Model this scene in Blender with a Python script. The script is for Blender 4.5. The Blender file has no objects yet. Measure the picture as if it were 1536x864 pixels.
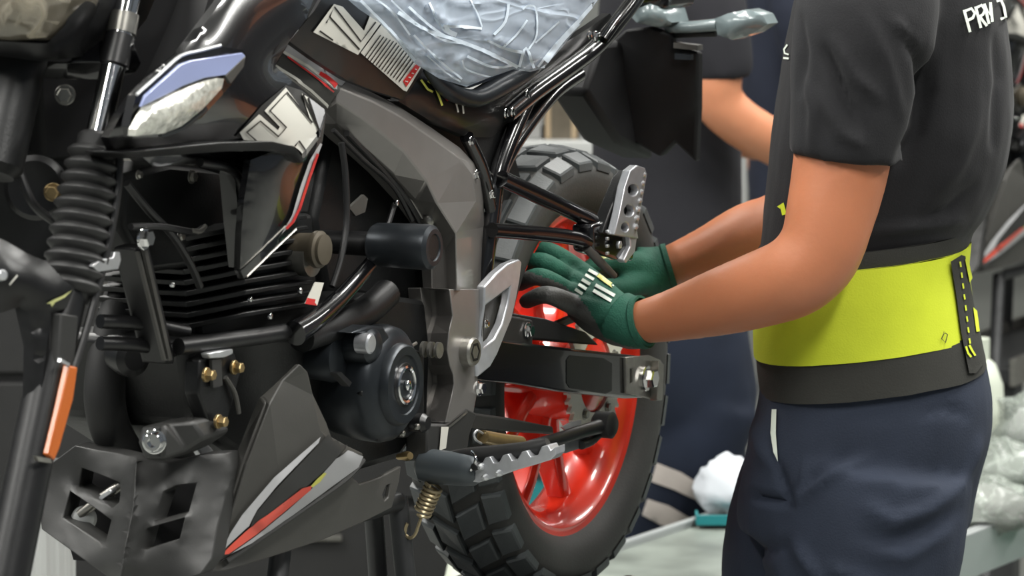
import bpy, bmesh, math, random
from mathutils import Vector, Matrix, noise
from mathutils.geometry import delaunay_2d_cdt
from mathutils.bvhtree import BVHTree

random.seed(7)
SC = bpy.context.scene
COL = SC.collection
rad = math.radians

# ------------------------------------------------------------------ camera
F_PX = 6050.0                       # focal length in pixels of a 1536 wide frame
PITCH = rad(7.0)                    # the camera looks slightly down
CAM = Vector((0.0, 0.0, 1.74))
cam_data = bpy.data.cameras.new('camera')
cam_data.sensor_width = 36.0
cam_data.lens = 36.0 * F_PX / 1536.0
cam_data.clip_start = 0.1
cam_data.clip_end = 200
cam_data.dof.use_dof = True
cam_data.dof.focus_distance = 5.0
cam_data.dof.aperture_fstop = 9.0
cam = bpy.data.objects.new('camera', cam_data)
COL.objects.link(cam)
cam.location = CAM
cam.rotation_euler = (math.pi / 2 - PITCH, 0, 0)
SC.camera = cam

# ------------------------------------------------------------------ world and exposure
world = bpy.data.worlds.new('world'); SC.world = world
world.use_nodes = True
bgn = world.node_tree.nodes['Background']
bgn.inputs[0].default_value = (0.80, 0.90, 1.0, 1)
bgn.inputs[1].default_value = 0.16
SC.view_settings.view_transform = 'Standard'
SC.view_settings.look = 'None'
SC.view_settings.gamma = 1.0
SC.view_settings.use_curve_mapping = False
SC.view_settings.exposure = 0.0

# the hall's ceiling lamps: one area light in each fixture (fixtures are built further down)
LAMPS = [(-1.9, 1.9), (-1.9, 5.2), (-1.9, 8.6), (1.5, 1.9), (1.5, 5.2), (1.5, 8.6), (4.6, 5.2), (-5.2, 5.2), (4.6, 8.6), (-5.2, 1.9)]
LAMP_Z = 4.3
for lx, ly in LAMPS:
    ld = bpy.data.lights.new('ceiling_lamp_light', 'AREA')
    ld.shape = 'RECTANGLE'; ld.size = 0.34; ld.size_y = 2.3
    ld.energy = 165.0
    ld.color = (1.0, 0.985, 0.94)
    lo = bpy.data.objects.new('ceiling_lamp_light', ld)
    COL.objects.link(lo); lo.location = (lx, ly, LAMP_Z - 0.075)

# ------------------------------------------------------------------ picture <-> place
FWD = Vector((0, math.cos(PITCH), -math.sin(PITCH)))
UPV = Vector((0, math.sin(PITCH), math.cos(PITCH)))
RGT = Vector((1, 0, 0))

def ray(px, py):
    return FWD + RGT * ((px - 768.0) / F_PX) - UPV * ((py - 432.0) / F_PX)

def A(px, py, y):
    """world point seen at a pixel, at depth y"""
    d = ray(px, py)
    return CAM + d * (y / d.y)

def AZ(px, py, z):
    """world point seen at a pixel, at height z"""
    d = ray(px, py)
    return CAM + d * ((z - CAM.z) / d.z)

def proj(w):
    v = w - CAM
    q = v.dot(FWD)
    return 768 + F_PX * v.dot(RGT) / q, 432 - F_PX * v.dot(UPV) / q

YAW = rad(26.0)                     # the motorcycle stands turned by this much to the line of sight
LAT = Vector((math.cos(YAW), -math.sin(YAW), 0))     # its left side
REAR = Vector((math.sin(YAW), math.cos(YAW), 0))     # its tail
R_TYRE = 0.314
AXLE = A(811, 556, 5.5)
BASE = AXLE - Vector((0, 0, R_TYRE))
B2W = Matrix((LAT, REAR, Vector((0, 0, 1)))).transposed().to_4x4()
B2W.translation = BASE
W2B = B2W.inverted()
CAM_B = W2B @ CAM
ROT_B = W2B.to_3x3()

def P(px, py, s):
    """bike point (lateral, rearward, up) seen at a pixel on the lengthwise plane s"""
    d = ROT_B @ ray(px, py)
    return CAM_B + d * ((s - CAM_B.x) / d.x)

def Q(px, py, b):
    """bike point seen at a pixel on the crosswise plane b"""
    d = ROT_B @ ray(px, py)
    return CAM_B + d * ((b - CAM_B.y) / d.y)

# ------------------------------------------------------------------ materials
def lin(c):
    c /= 255.0
    return c / 12.92 if c <= 0.04045 else ((c + 0.055) / 1.055) ** 2.4

def rgb(r, g, b):
    return (lin(r), lin(g), lin(b), 1)

MATS = {}
def mat(name, col, rough=0.5, metal=0.0, coat=0.0, var=0.0, vscale=40.0, bump=0.0, bscale=200.0, spec=0.5,
        stretch=None, emit=0.0, sheen=0.0, sss=0.0):
    m = bpy.data.materials.new(name); m.use_nodes = True
    nt = m.node_tree; b = nt.nodes['Principled BSDF']
    b.inputs['Base Color'].default_value = col
    b.inputs['Roughness'].default_value = rough
    b.inputs['Metallic'].default_value = metal
    b.inputs['Coat Weight'].default_value = coat
    b.inputs['Coat Roughness'].default_value = 0.04
    b.inputs['Specular IOR Level'].default_value = spec
    if sheen:
        b.inputs['Sheen Weight'].default_value = sheen
    if sss:
        b.inputs['Subsurface Weight'].default_value = sss
        b.inputs['Subsurface Radius'].default_value = (0.012, 0.004, 0.002)
        b.inputs['Subsurface Scale'].default_value = 0.5
    if emit:
        b.inputs['Emission Color'].default_value = col
        b.inputs['Emission Strength'].default_value = emit
    if var or bump:
        tc = nt.nodes.new('ShaderNodeTexCoord')
        src = tc.outputs['Object']
        if stretch:
            mp = nt.nodes.new('ShaderNodeMapping'); mp.inputs['Scale'].default_value = stretch
            nt.links.new(src, mp.inputs[0]); src = mp.outputs[0]
    if var:
        n = nt.nodes.new('ShaderNodeTexNoise'); n.inputs['Scale'].default_value = vscale; n.inputs['Detail'].default_value = 5
        nt.links.new(src, n.inputs['Vector'])
        rp = nt.nodes.new('ShaderNodeMapRange')
        rp.inputs[1].default_value = 0.3; rp.inputs[2].default_value = 0.7
        rp.inputs[3].default_value = 1 - var; rp.inputs[4].default_value = 1 + var
        nt.links.new(n.outputs[0], rp.inputs[0])
        mx = nt.nodes.new('ShaderNodeVectorMath'); mx.operation = 'SCALE'
        mx.inputs[0].default_value = col[:3]
        nt.links.new(rp.outputs[0], mx.inputs['Scale'])
        nt.links.new(mx.outputs[0], b.inputs['Base Color'])
        r2 = nt.nodes.new('ShaderNodeMapRange')
        r2.inputs[3].default_value = max(0.02, rough * (1 - var * 0.6)); r2.inputs[4].default_value = min(1, rough * (1 + var * 0.6))
        nt.links.new(n.outputs[0], r2.inputs[0]); nt.links.new(r2.outputs[0], b.inputs['Roughness'])
    if bump:
        n2 = nt.nodes.new('ShaderNodeTexNoise'); n2.inputs['Scale'].default_value = bscale; n2.inputs['Detail'].default_value = 3
        nt.links.new(src, n2.inputs['Vector'])
        bp = nt.nodes.new('ShaderNodeBump'); bp.inputs['Strength'].default_value = bump; bp.inputs['Distance'].default_value = 0.004
        nt.links.new(n2.outputs[0], bp.inputs['Height']); nt.links.new(bp.outputs[0], b.inputs['Normal'])
    MATS[name] = m
    return m

def film_material(name, tint, opac_lo, opac_hi, scale, stretch, rot=(0, 0, 0), dist=0.6):
    """clear film drawn into long creases: see-through skin, milky and shiny along the creases"""
    m = bpy.data.materials.new(name); m.use_nodes = True
    nt = m.node_tree; b = nt.nodes['Principled BSDF']; out = nt.nodes['Material Output']
    b.inputs['Base Color'].default_value = tint; b.inputs['Roughness'].default_value = 0.28
    b.inputs['Specular IOR Level'].default_value = 0.45
    tc = nt.nodes.new('ShaderNodeTexCoord'); mp = nt.nodes.new('ShaderNodeMapping'); mp.inputs['Scale'].default_value = stretch
    mp.inputs['Rotation'].default_value = rot
    nt.links.new(tc.outputs['Object'], mp.inputs[0])
    hs = []
    for sc_, wd in ((scale, 0.03), (scale * 2.6, 0.03)):
        n = nt.nodes.new('ShaderNodeTexNoise'); n.inputs['Scale'].default_value = sc_; n.inputs['Detail'].default_value = 2; n.inputs['Distortion'].default_value = dist
        nt.links.new(mp.outputs[0], n.inputs['Vector'])
        s1 = nt.nodes.new('ShaderNodeMath'); s1.operation = 'SUBTRACT'; s1.inputs[1].default_value = 0.5; nt.links.new(n.outputs[0], s1.inputs[0])
        s2 = nt.nodes.new('ShaderNodeMath'); s2.operation = 'ABSOLUTE'; nt.links.new(s1.outputs[0], s2.inputs[0])
        r = nt.nodes.new('ShaderNodeMapRange'); r.inputs[1].default_value = 0.0; r.inputs[2].default_value = wd
        r.inputs[3].default_value = 1.0; r.inputs[4].default_value = 0.0
        nt.links.new(s2.outputs[0], r.inputs[0]); hs.append(r)
    mxm = nt.nodes.new('ShaderNodeMath'); mxm.operation = 'MAXIMUM'
    half = nt.nodes.new('ShaderNodeMath'); half.operation = 'MULTIPLY'; half.inputs[1].default_value = 0.55
    nt.links.new(hs[1].outputs[0], half.inputs[0])
    nt.links.new(hs[0].outputs[0], mxm.inputs[0]); nt.links.new(half.outputs[0], mxm.inputs[1])
    op = nt.nodes.new('ShaderNodeMapRange'); op.inputs[3].default_value = opac_lo; op.inputs[4].default_value = opac_hi
    nt.links.new(mxm.outputs[0], op.inputs[0])
    bp = nt.nodes.new('ShaderNodeBump'); bp.inputs['Strength'].default_value = 0.35; bp.inputs['Distance'].default_value = 0.004
    nt.links.new(mxm.outputs[0], bp.inputs['Height']); nt.links.new(bp.outputs[0], b.inputs['Normal'])
    tr = nt.nodes.new('ShaderNodeBsdfTransparent')
    mx = nt.nodes.new('ShaderNodeMixShader')
    nt.links.new(op.outputs[0], mx.inputs[0]); nt.links.new(tr.outputs[0], mx.inputs[1]); nt.links.new(b.outputs[0], mx.inputs[2])
    nt.links.new(mx.outputs[0], out.inputs[0])
    MATS[name] = m
    return m

mat('gloss_black', rgb(10, 10, 12), 0.22, 0, 0.7)
mat('satin_black', rgb(17, 17, 18), 0.38, 0, 0.0, var=0.15, vscale=60, bump=0.03, bscale=300)
mat('carrier_black', rgb(9, 9, 11), 0.6, spec=0.25)
mat('matte_black', rgb(22, 22, 22), 0.62, 0, 0, var=0.15, vscale=30, bump=0.08, bscale=500)
mat('engine_black', rgb(8, 9, 10), 0.45, 0.0, 0, var=0.2, vscale=50, bump=0.08, bscale=350)
mat('cover_black', rgb(46, 50, 54), 0.36, 0.6, 0, var=0.1, vscale=60, bump=0.03, bscale=500)
mat('pan_grey', rgb(62, 61, 58), 0.48, 0.0, 0, var=0.06, vscale=40, bump=0.05, bscale=700)
mat('pan_dark', rgb(40, 40, 39), 0.5, 0.0, 0, var=0.08, vscale=40, bump=0.05, bscale=700)
mat('frame_grey', rgb(126, 123, 120), 0.34, 0.5, 0.3, var=0.04, vscale=30)
mat('silver', rgb(196, 198, 200), 0.3, 0.75, 0, var=0.06, vscale=60)
mat('alu', rgb(188, 190, 194), 0.34, 0.7, 0, var=0.07, vscale=80, bump=0.05, bscale=300)
mat('chrome', rgb(225, 225, 225), 0.09, 1.0)
mat('steel', rgb(150, 148, 142), 0.33, 0.85, 0, var=0.12, vscale=90)
mat('brass', rgb(158, 136, 96), 0.32, 0.8, 0, var=0.1, vscale=90)
mat('beige_metal', rgb(86, 79, 67), 0.5, 0.3, var=0.1)
mat('red_paint', rgb(226, 54, 32), 0.26, 0.0, 0.7, var=0.03, vscale=20)
mat('tyre_rubber', rgb(52, 52, 50), 0.62, 0, 0, var=0.14, vscale=18, bump=0.1, bscale=300)
mat('tread_rubber', rgb(66, 70, 71), 0.5, 0, 0, var=0.12, vscale=30, bump=0.1, bscale=300)
mat('rubber', rgb(31, 31, 31), 0.5, 0, 0, var=0.08, vscale=40)
mat('hose', rgb(22, 22, 23), 0.45)
mat('orange_lens', rgb(178, 90, 30), 0.4, 0, 0.15)
mat('spring_steel', rgb(160, 146, 116), 0.35, 0.7)
mat('tank_black', rgb(10, 10, 11), 0.36, 0, 0.12)
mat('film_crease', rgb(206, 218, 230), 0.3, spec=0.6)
mat('sprocket_white', rgb(226, 224, 212), 0.5)
mat('mount_grey', rgb(70, 76, 80), 0.42, 0.2)
mat('mark_pale', rgb(190, 192, 130), 0.5)
mat('blue_reflection', rgb(150, 160, 200), 0.25, 0.15, 0.4)  # light-blue reflection on the turn signal facet, painted in as its colour
mat('clear_lens', rgb(206, 206, 196), 0.12, 0.35, 0.8, var=0.35, vscale=90, bump=0.6, bscale=130)
mat('lamp_lens', rgb(112, 106, 94), 0.15, 0.3, 0.8, var=0.5, vscale=16, bump=0.5, bscale=40)
mat('decal_white', rgb(205, 203, 194), 0.4, 0, 0.2)
mat('decal_grey', rgb(172, 172, 174), 0.4, 0, 0.2)
mat('decal_black', rgb(24, 22, 20), 0.4)
mat('decal_red', rgb(196, 44, 44), 0.4, 0, 0.2)
mat('decal_coral', rgb(226, 84, 66), 0.4, 0, 0.2)
mat('decal_yellow', rgb(206, 204, 96), 0.4)
mat('seat_vinyl', rgb(74, 80, 92), 0.5, var=0.1, vscale=20)
mat('signal_grey', rgb(112, 124, 126), 0.25, 0.1, 0.5, var=0.1, vscale=30)
mat('skin', rgb(181, 114, 80), 0.5, var=0.05, vscale=14, bump=0.06, bscale=160, sss=0.15)
mat('skin_pale', rgb(190, 126, 92), 0.52, var=0.05, vscale=14, sss=0.15)
mat('hair', rgb(26, 20, 17), 0.6, var=0.2, vscale=120)
mat('shirt_black', rgb(33, 33, 35), 0.85, var=0.1, vscale=9, bump=0.15, bscale=420, spec=0.2, sheen=0.05)
mat('shirt_grey', rgb(38, 38, 42), 0.85, var=0.1, vscale=9, spec=0.2)
mat('shirt_navy', rgb(36, 40, 52), 0.85, var=0.1, vscale=9, spec=0.2)
mat('denim', rgb(45, 51, 64), 0.85, var=0.12, vscale=10, bump=0.2, bscale=400, spec=0.2)
mat('trouser_navy', rgb(25, 31, 44), 0.85, var=0.12, vscale=10, spec=0.2)
mat('belt_yellow', rgb(196, 208, 52), 0.75, var=0.1, vscale=8, bump=0.12, bscale=420, spec=0.25)
mat('belt_black', rgb(50, 50, 47), 0.8, var=0.08, vscale=14, bump=0.15, bscale=420, spec=0.2)
mat('glove_green', rgb(34, 84, 68), 0.72, var=0.16, vscale=30, bump=0.3, bscale=420, spec=0.3)
mat('glove_grey', rgb(78, 78, 76), 0.6, var=0.12, vscale=40, bump=0.25, bscale=300)
mat('print_white', rgb(218, 226, 214), 0.6)
mat('reflective_grey', rgb(166, 158, 152), 0.5, var=0.06, vscale=20)
mat('boot_black', rgb(28, 26, 25), 0.5)
mat('concrete', rgb(118, 120, 116), 0.45, var=0.18, vscale=1.6, bump=0.1, bscale=60)
mat('wall_paint', rgb(146, 148, 144), 0.8, var=0.06, vscale=1.2)
mat('ceiling_paint', rgb(150, 150, 148), 0.85)
mat('table_steel', rgb(104, 110, 104), 0.45, 0.0, var=0.4, vscale=7)
mat('table_edge', rgb(150, 154, 154), 0.4, 0.3)
mat('stand_steel', rgb(46, 47, 48), 0.5, 0.3, var=0.15)
mat('cardboard', rgb(152, 134, 108), 0.85, var=0.08, vscale=10)
mat('cardboard_grey', rgb(128, 128, 126), 0.85, var=0.08, vscale=10)
mat('white_plastic', rgb(190, 196, 182), 0.4)
mat('paper_white', rgb(186, 190, 196), 0.7)
mat('teal_plastic', rgb(20, 108, 112), 0.4)
mat('green_plastic', rgb(28, 132, 96), 0.4)
mat('post_grey', rgb(176, 178, 176), 0.5, 0.2)
mat('lamp_diffuser', (1, 0.985, 0.94, 1), 0.5, emit=6.0)
film_material('seat_film', rgb(200, 212, 226), 0.36, 0.75, 8.0, (1.0, 0.14, 1.0), (0.25, 0.0, 0.0), 0.25)
film_material('lamp_film', rgb(190, 182, 165), 0.06, 0.6, 12.0, (1.0, 0.5, 1.0), (0.5, 0.3, 0.0), 0.4)
film_material('bag_film', rgb(150, 158, 150), 0.4, 0.8, 12.0, (1.0, 1.0, 1.0))

# ------------------------------------------------------------------ object helpers
ORG = {}            # where each object's own origin lies, in the coordinates its geometry is written in

def link(o, parent):
    COL.objects.link(o)
    if parent is not None:
        o.parent = parent

def smooth_mesh(me, angle=None):
    for p in me.polygons:
        p.use_smooth = True

def finish(name, verts, faces, m, parent=None, smooth=True, bevel=0.0, midx=None, sharp=35, subsurf=0):
    """one mesh object; its origin is put at the centre of its bounds"""
    lo = Vector((min(v[i] for v in verts) for i in range(3)))
    hi = Vector((max(v[i] for v in verts) for i in range(3)))
    c = (lo + hi) / 2
    me = bpy.data.meshes.new(name)
    me.from_pydata([tuple(Vector(v) - c) for v in verts], [], faces)
    me.validate()
    bm = bmesh.new(); bm.from_mesh(me)
    bmesh.ops.recalc_face_normals(bm, faces=bm.faces)
    if smooth:
        ca = rad(sharp)
        for e in bm.edges:
            if len(e.link_faces) == 2 and e.calc_face_angle(0) > ca:
                e.smooth = False
    bm.to_mesh(me); bm.free()
    ms = m if isinstance(m, (list, tuple)) else [m]
    for k in ms:
        me.materials.append(MATS[k])
    if midx:
        for p, i in zip(me.polygons, midx):
            p.material_index = i
    if smooth:
        smooth_mesh(me)
    o = bpy.data.objects.new(name, me)
    link(o, parent)
    ORG[o] = c
    o.location = c - (ORG[parent] if parent is not None else Vector((0, 0, 0)))
    if bevel:
        bv = o.modifiers.new('bevel', 'BEVEL'); bv.width = bevel; bv.segments = 2; bv.limit_method = 'ANGLE'; bv.angle_limit = rad(32)
        bv.harden_normals = False
    if subsurf:
        sb = o.modifiers.new('subdivision', 'SUBSURF'); sb.levels = subsurf; sb.render_levels = subsurf
    return o

def thing(name, label, cat, loc, group=None, rz=0.0):
    o = bpy.data.objects.new(name, None)
    COL.objects.link(o)
    o.empty_display_size = 0.1
    o.location = loc; o.rotation_euler = (0, 0, rz)
    ORG[o] = Vector(loc)
    tag(o, label, cat, group)
    return o

def tag(o, label=None, cat=None, group=None, kind=None):
    if label: o['label'] = label
    if cat: o['category'] = cat
    if group: o['group'] = group
    if kind: o['kind'] = kind
    return o

# ---- shapes: each returns (verts, faces)
def g_box(c, sx, sy, sz, M=None):
    v = []
    for x in (-1, 1):
        for y in (-1, 1):
            for z in (-1, 1):
                p = Vector((x * sx / 2, y * sy / 2, z * sz / 2))
                if M is not None: p = M @ p
                v.append(p + Vector(c))
    f = [(0, 1, 3, 2), (4, 6, 7, 5), (0, 4, 5, 1), (2, 3, 7, 6), (0, 2, 6, 4), (1, 5, 7, 3)]
    return v, f

def frame_of(d):
    d = d.normalized()
    u = Vector((0, 0, 1)) if abs(d.z) < 0.9 else Vector((1, 0, 0))
    x = d.cross(u).normalized(); y = d.cross(x).normalized()
    return x, y

def spline(pts, sub):
    if sub <= 1 or len(pts) < 3: return [Vector(p) for p in pts]
    out = []; n = len(pts)
    for i in range(n - 1):
        p0 = Vector(pts[max(i - 1, 0)]); p1 = Vector(pts[i]); p2 = Vector(pts[i + 1]); p3 = Vector(pts[min(i + 2, n - 1)])
        for k in range(sub):
            t = k / sub
            out.append(0.5 * ((2 * p1) + (p2 - p0) * t + (2 * p0 - 5 * p1 + 4 * p2 - p3) * t * t + (3 * p1 - p0 - 3 * p2 + p3) * t ** 3))
    out.append(Vector(pts[-1]))
    return out

def spline_r(rs, sub):
    if sub <= 1 or len(rs) < 3: return list(rs)
    return [v.x for v in spline([Vector((r, 0, 0)) for r in rs], sub)]

def g_tube(pts, r, n=12, sub=5, caps=True, round_caps=False, flat=None):
    """tube along points; r one radius or one per point; flat=(axis vector, factor) squashes it"""
    rs = r if isinstance(r, (list, tuple)) else [r] * len(pts)
    rs = spline_r(rs, sub if len(pts) > 2 else 1); pts = spline(pts, sub)
    if round_caps:
        d0 = (pts[0] - pts[1]).normalized(); d1 = (pts[-1] - pts[-2]).normalized()
        pre = [(pts[0] + d0 * rs[0] * q, rs[0] * math.sqrt(max(0.0, 1 - q * q))) for q in (0.97, 0.8, 0.45)]
        post = [(pts[-1] + d1 * rs[-1] * q, rs[-1] * math.sqrt(max(0.0, 1 - q * q))) for q in (0.45, 0.8, 0.97)]
        pts = [p for p, _ in pre] + pts + [p for p, _ in post]
        rs = [q for _, q in pre] + list(rs) + [q for _, q in post]
    v, f = [], []
    x = None
    for i, p in enumerate(pts):
        d = (pts[min(i + 1, len(pts) - 1)] - pts[max(i - 1, 0)])
        if x is None:
            x, y = frame_of(d)
        else:
            d = d.normalized(); x = (x - d * x.dot(d)).normalized(); y = d.cross(x)
        for k in range(n):
            a = 2 * math.pi * k / n
            o = (x * math.cos(a) + y * math.sin(a)) * rs[i]
            if flat is not None:
                ax, fac = flat
                o = o - ax * (o.dot(ax) * (1 - fac))
            v.append(p + o)
    m = len(pts)
    for i in range(m - 1):
        for k in range(n):
            f.append((i * n + k, i * n + (k + 1) % n, (i + 1) * n + (k + 1) % n, (i + 1) * n + k))
    if caps:
        f.append(tuple(range(n))[::-1]); f.append(tuple((m - 1) * n + k for k in range(n)))
    return v, f

def g_lathe(c, axis, prof, n=32, caps=True, phase=0.0):
    axis = Vector(axis).normalized(); x, y = frame_of(axis); c = Vector(c)
    v, f = [], []
    for t, r in prof:
        for k in range(n):
            a = 2 * math.pi * k / n + phase
            v.append(c + axis * t + (x * math.cos(a) + y * math.sin(a)) * max(r, 1e-5))
    m = len(prof)
    for i in range(m - 1):
        for k in range(n):
            f.append((i * n + k, i * n + (k + 1) % n, (i + 1) * n + (k + 1) % n, (i + 1) * n + k))
    if caps:
        f.append(tuple(range(n))[::-1]); f.append(tuple((m - 1) * n + k for k in range(n)))
    return v, f

def join(*gs):
    v, f = [], []
    for gv, gf in gs:
        o = len(v); v += list(gv); f += [tuple(i + o for i in q) for q in gf]
    return v, f

def g_rings(rings, caps=True):
    """loft through rings with the same number of points"""
    n = len(rings[0]); v = [p for r in rings for p in r]; f = []
    for i in range(len(rings) - 1):
        for k in range(n):
            f.append((i * n + k, i * n + (k + 1) % n, (i + 1) * n + (k + 1) % n, (i + 1) * n + k))
    if caps:
        f.append(tuple(range(n))[::-1]); f.append(tuple((len(rings) - 1) * n + k for k in range(n)))
    return v, f

def obj(name, g, m, parent=None, **kw):
    return finish(name, g[0], g[1], m, parent, **kw)

def tube(name, pts, r, m, parent, n=12, sub=5, **kw):
    return obj(name, g_tube(pts, r, n, sub), m, parent, **kw)

def lathe(name, c, axis, prof, m, parent, n=32, **kw):
    return obj(name, g_lathe(c, axis, prof, n, caps=prof[0] != prof[-1]), m, parent, **kw)

def bolt(name, c, axis, r, h, m, parent, washer=True, socket=False):
    """hexagon bolt head on a washer"""
    gs = []
    if washer: gs.append(g_lathe(c, axis, [(0, r * 1.35), (h * 0.22, r * 1.35), (h * 0.28, r * 1.25)], 20))
    if socket:
        gs.append(g_lathe(c, axis, [(0, r), (h * 0.9, r), (h, r * 0.9), (h, r * 0.55), (h * 0.4, r * 0.5)], 20))
    else:
        gs.append(g_lathe(c, axis, [(h * 0.2, r), (h * 0.9, r), (h, r * 0.85)], 6))
    return obj(name, join(*gs), m, parent, smooth=True, sharp=30)

# ---- panels traced as outlines: every point carries its own lateral (or lengthwise) place
def inside(x, y, poly):
    r = False; j = len(poly) - 1
    for i in range(len(poly)):
        xi, yi = poly[i][0], poly[i][1]; xj, yj = poly[j][0], poly[j][1]
        if (yi > y) != (yj > y) and x < (xj - xi) * (y - yi) / (yj - yi) + xi: r = not r
        j = i
    return r

def edge_dist(x, y, poly):
    best = 1e9
    for i in range(len(poly)):
        ax, ay = poly[i - 1][0], poly[i - 1][1]; bx, by = poly[i][0], poly[i][1]
        dx, dy = bx - ax, by - ay; l = dx * dx + dy * dy
        t = 0 if l == 0 else max(0, min(1, ((x - ax) * dx + (y - ay) * dy) / l))
        best = min(best, math.hypot(x - ax - t * dx, y - ay - t * dy))
    return best

def densify(loop, step, closed=True):
    if not step: return list(loop)
    out = []; n = len(loop)
    for i in range(n if closed else n - 1):
        a, b = loop[i], loop[(i + 1) % n]
        k = max(1, int(math.hypot(b[0] - a[0], b[1] - a[1]) / step))
        for j in range(k):
            t = j / k; out.append(tuple(a[q] + (b[q] - a[q]) * t for q in range(len(a))))
    if not closed: out.append(loop[-1])
    return out

def round_loop(loop, it=1):
    """cut the corners of an outline"""
    for _ in range(it):
        out = []
        for i in range(len(loop)):
            a, b = loop[i], loop[(i + 1) % len(loop)]
            for t in (0.22, 0.78):
                out.append(tuple(a[q] + (b[q] - a[q]) * t for q in range(len(a))))
        loop = out
    return loop

def triangulate(loops, lines, grid, outer):
    pts = []; edges = []; vals = []
    for lp in loops:
        o = len(pts)
        for p in lp: pts.append(Vector((p[0], p[1]))); vals.append(p[2] if len(p) > 2 else None)
        edges += [(o + i, o + (i + 1) % len(lp)) for i in range(len(lp))]
    for ln in lines:
        o = len(pts)
        for p in ln: pts.append(Vector((p[0], p[1]))); vals.append(p[2] if len(p) > 2 else None)
        edges += [(o + i, o + i + 1) for i in range(len(ln) - 1)]
    known = [(p.x, p.y, v) for p, v in zip(pts, vals) if v is not None]
    if grid:
        xs = [p[0] for p in outer]; ys = [p[1] for p in outer]
        y = min(ys) + grid * 0.5; row = 0
        while y < max(ys):
            x = min(xs) + grid * (0.25 + 0.5 * (row % 2))
            while x < max(xs):
                if inside(x, y, outer) and min(edge_dist(x, y, lp) for lp in loops) > grid * 0.45:
                    pts.append(Vector((x, y))); vals.append(None)
                x += grid
            y += grid * 0.87; row += 1
    vo, eo, fo, vmap, _, _ = delaunay_2d_cdt(pts, edges, [], 0, 1e-4)
    val = []
    for i, v in enumerate(vo):
        k = [vals[j] for j in vmap[i] if vals[j] is not None]
        val.append(k[0] if k else None)
    tris = []
    for f in fo:
        cx = sum(vo[i].x for i in f) / 3; cy = sum(vo[i].y for i in f) / 3
        if inside(cx, cy, outer) and not any(inside(cx, cy, h) for h in loops[1:]): tris.append(tuple(f))
    return vo, val, tris, known

def idw(known, x, y):
    a = b = 0.0
    for kx, ky, v in known:
        d = (kx - x) ** 2 + (ky - y) ** 2
        w = 1.0 / (d * d + 1.0); a += w * v; b += w
    return a / b

def panel(name, outline, m, parent, thick=0.004, holes=(), lines=(), bulge=0.0, bw=40.0, grid=0, axis='s', smooth=True,
          bevel=0.0, mirror=False, flip=False, disp=None, rounding=0, sharp=35, **kw):
    """solid panel from a traced outline of (px, py, place); bulge swells it outward from its rim"""
    if rounding: outline = round_loop(outline, rounding)
    outline = densify(outline, grid); holes = [densify(h, grid) for h in holes]
    lines = [densify(l, grid, False) for l in lines]
    dft = sum(p[2] for p in outline) / len(outline)
    vo, val, tris, known = triangulate([outline] + holes, lines, grid, outline)
    fr = []
    conv = P if axis == 's' else Q
    sgn = 1 if axis == 's' else -1
    nb = [set() for _ in vo]; ec = {}
    for t in tris:
        for i, j in ((t[0], t[1]), (t[1], t[2]), (t[2], t[0])):
            nb[i].add(j); nb[j].add(i); k = (min(i, j), max(i, j)); ec[k] = ec.get(k, 0) + 1
    rim = {i for k, q in ec.items() if q == 1 for i in k} | {i for i, p in enumerate(vo) if min(edge_dist(p.x, p.y, lp) for lp in [outline] + holes) < 0.05}
    vv = [idw(known, p.x, p.y) if v is None else v for p, v in zip(vo, val)]
    free = [i for i in range(len(vo)) if val[i] is None and nb[i] and i not in rim]
    nbl = [list(s_) for s_ in nb]
    for _ in range(60 if free else 0):               # stretch the skin evenly between its rim and its creases
        for i in free: vv[i] = sum(vv[j] for j in nbl[i]) / len(nbl[i])
    if bulge:                                        # inflate it like a pillow
        h = [0.0] * len(vo); inn = [i for i in range(len(vo)) if nb[i] and i not in rim]
        for _ in range(160):
            for i in inn: h[i] = sum(h[j] for j in nbl[i]) / len(nbl[i]) + 1.0
        top_ = max(h) or 1.0
        vv = [v + sgn * bulge * (h[i] / top_) for i, v in enumerate(vv)]
    for i, p in enumerate(vo):
        v = vv[i] + (disp(p.x, p.y) if disp else 0.0)
        fr.append(conv(p.x, p.y, v))
    used = sorted({i for t in tris for i in t}); mp = {i: k for k, i in enumerate(used)}
    n = len(used)
    front = [fr[i] for i in used]
    if mirror: back = [Vector((-p.x, p.y, p.z)) for p in front]
    elif axis == 's': back = [p + Vector((-thick, 0, 0)) for p in front]
    else: back = [p + Vector((0, thick, 0)) for p in front]
    faces = []; cnt = {}
    for t in tris:
        a, b, c = (mp[i] for i in t)
        faces.append((a, b, c)); faces.append((c + n, b + n, a + n))
        for e in ((a, b), (b, c), (c, a)):
            k = tuple(sorted(e)); cnt[k] = cnt.get(k, 0) + 1
    for (a, b), q in cnt.items():
        if q == 1: faces.append((a, b, b + n, a + n))
    vs = front + back
    if flip: vs = [Vector((-p.x, p.y, p.z)) for p in vs]
    return finish(name, vs, faces, m, parent, smooth, bevel, sharp=sharp, **kw)

def bvh_of(o, in_world=True):
    """BVH of a finished object in the coordinates its geometry was written in"""
    me = o.data; c = ORG[o]
    return BVHTree.FromPolygons([v.co + c for v in me.vertices], [tuple(p.vertices) for p in me.polygons])

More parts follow.
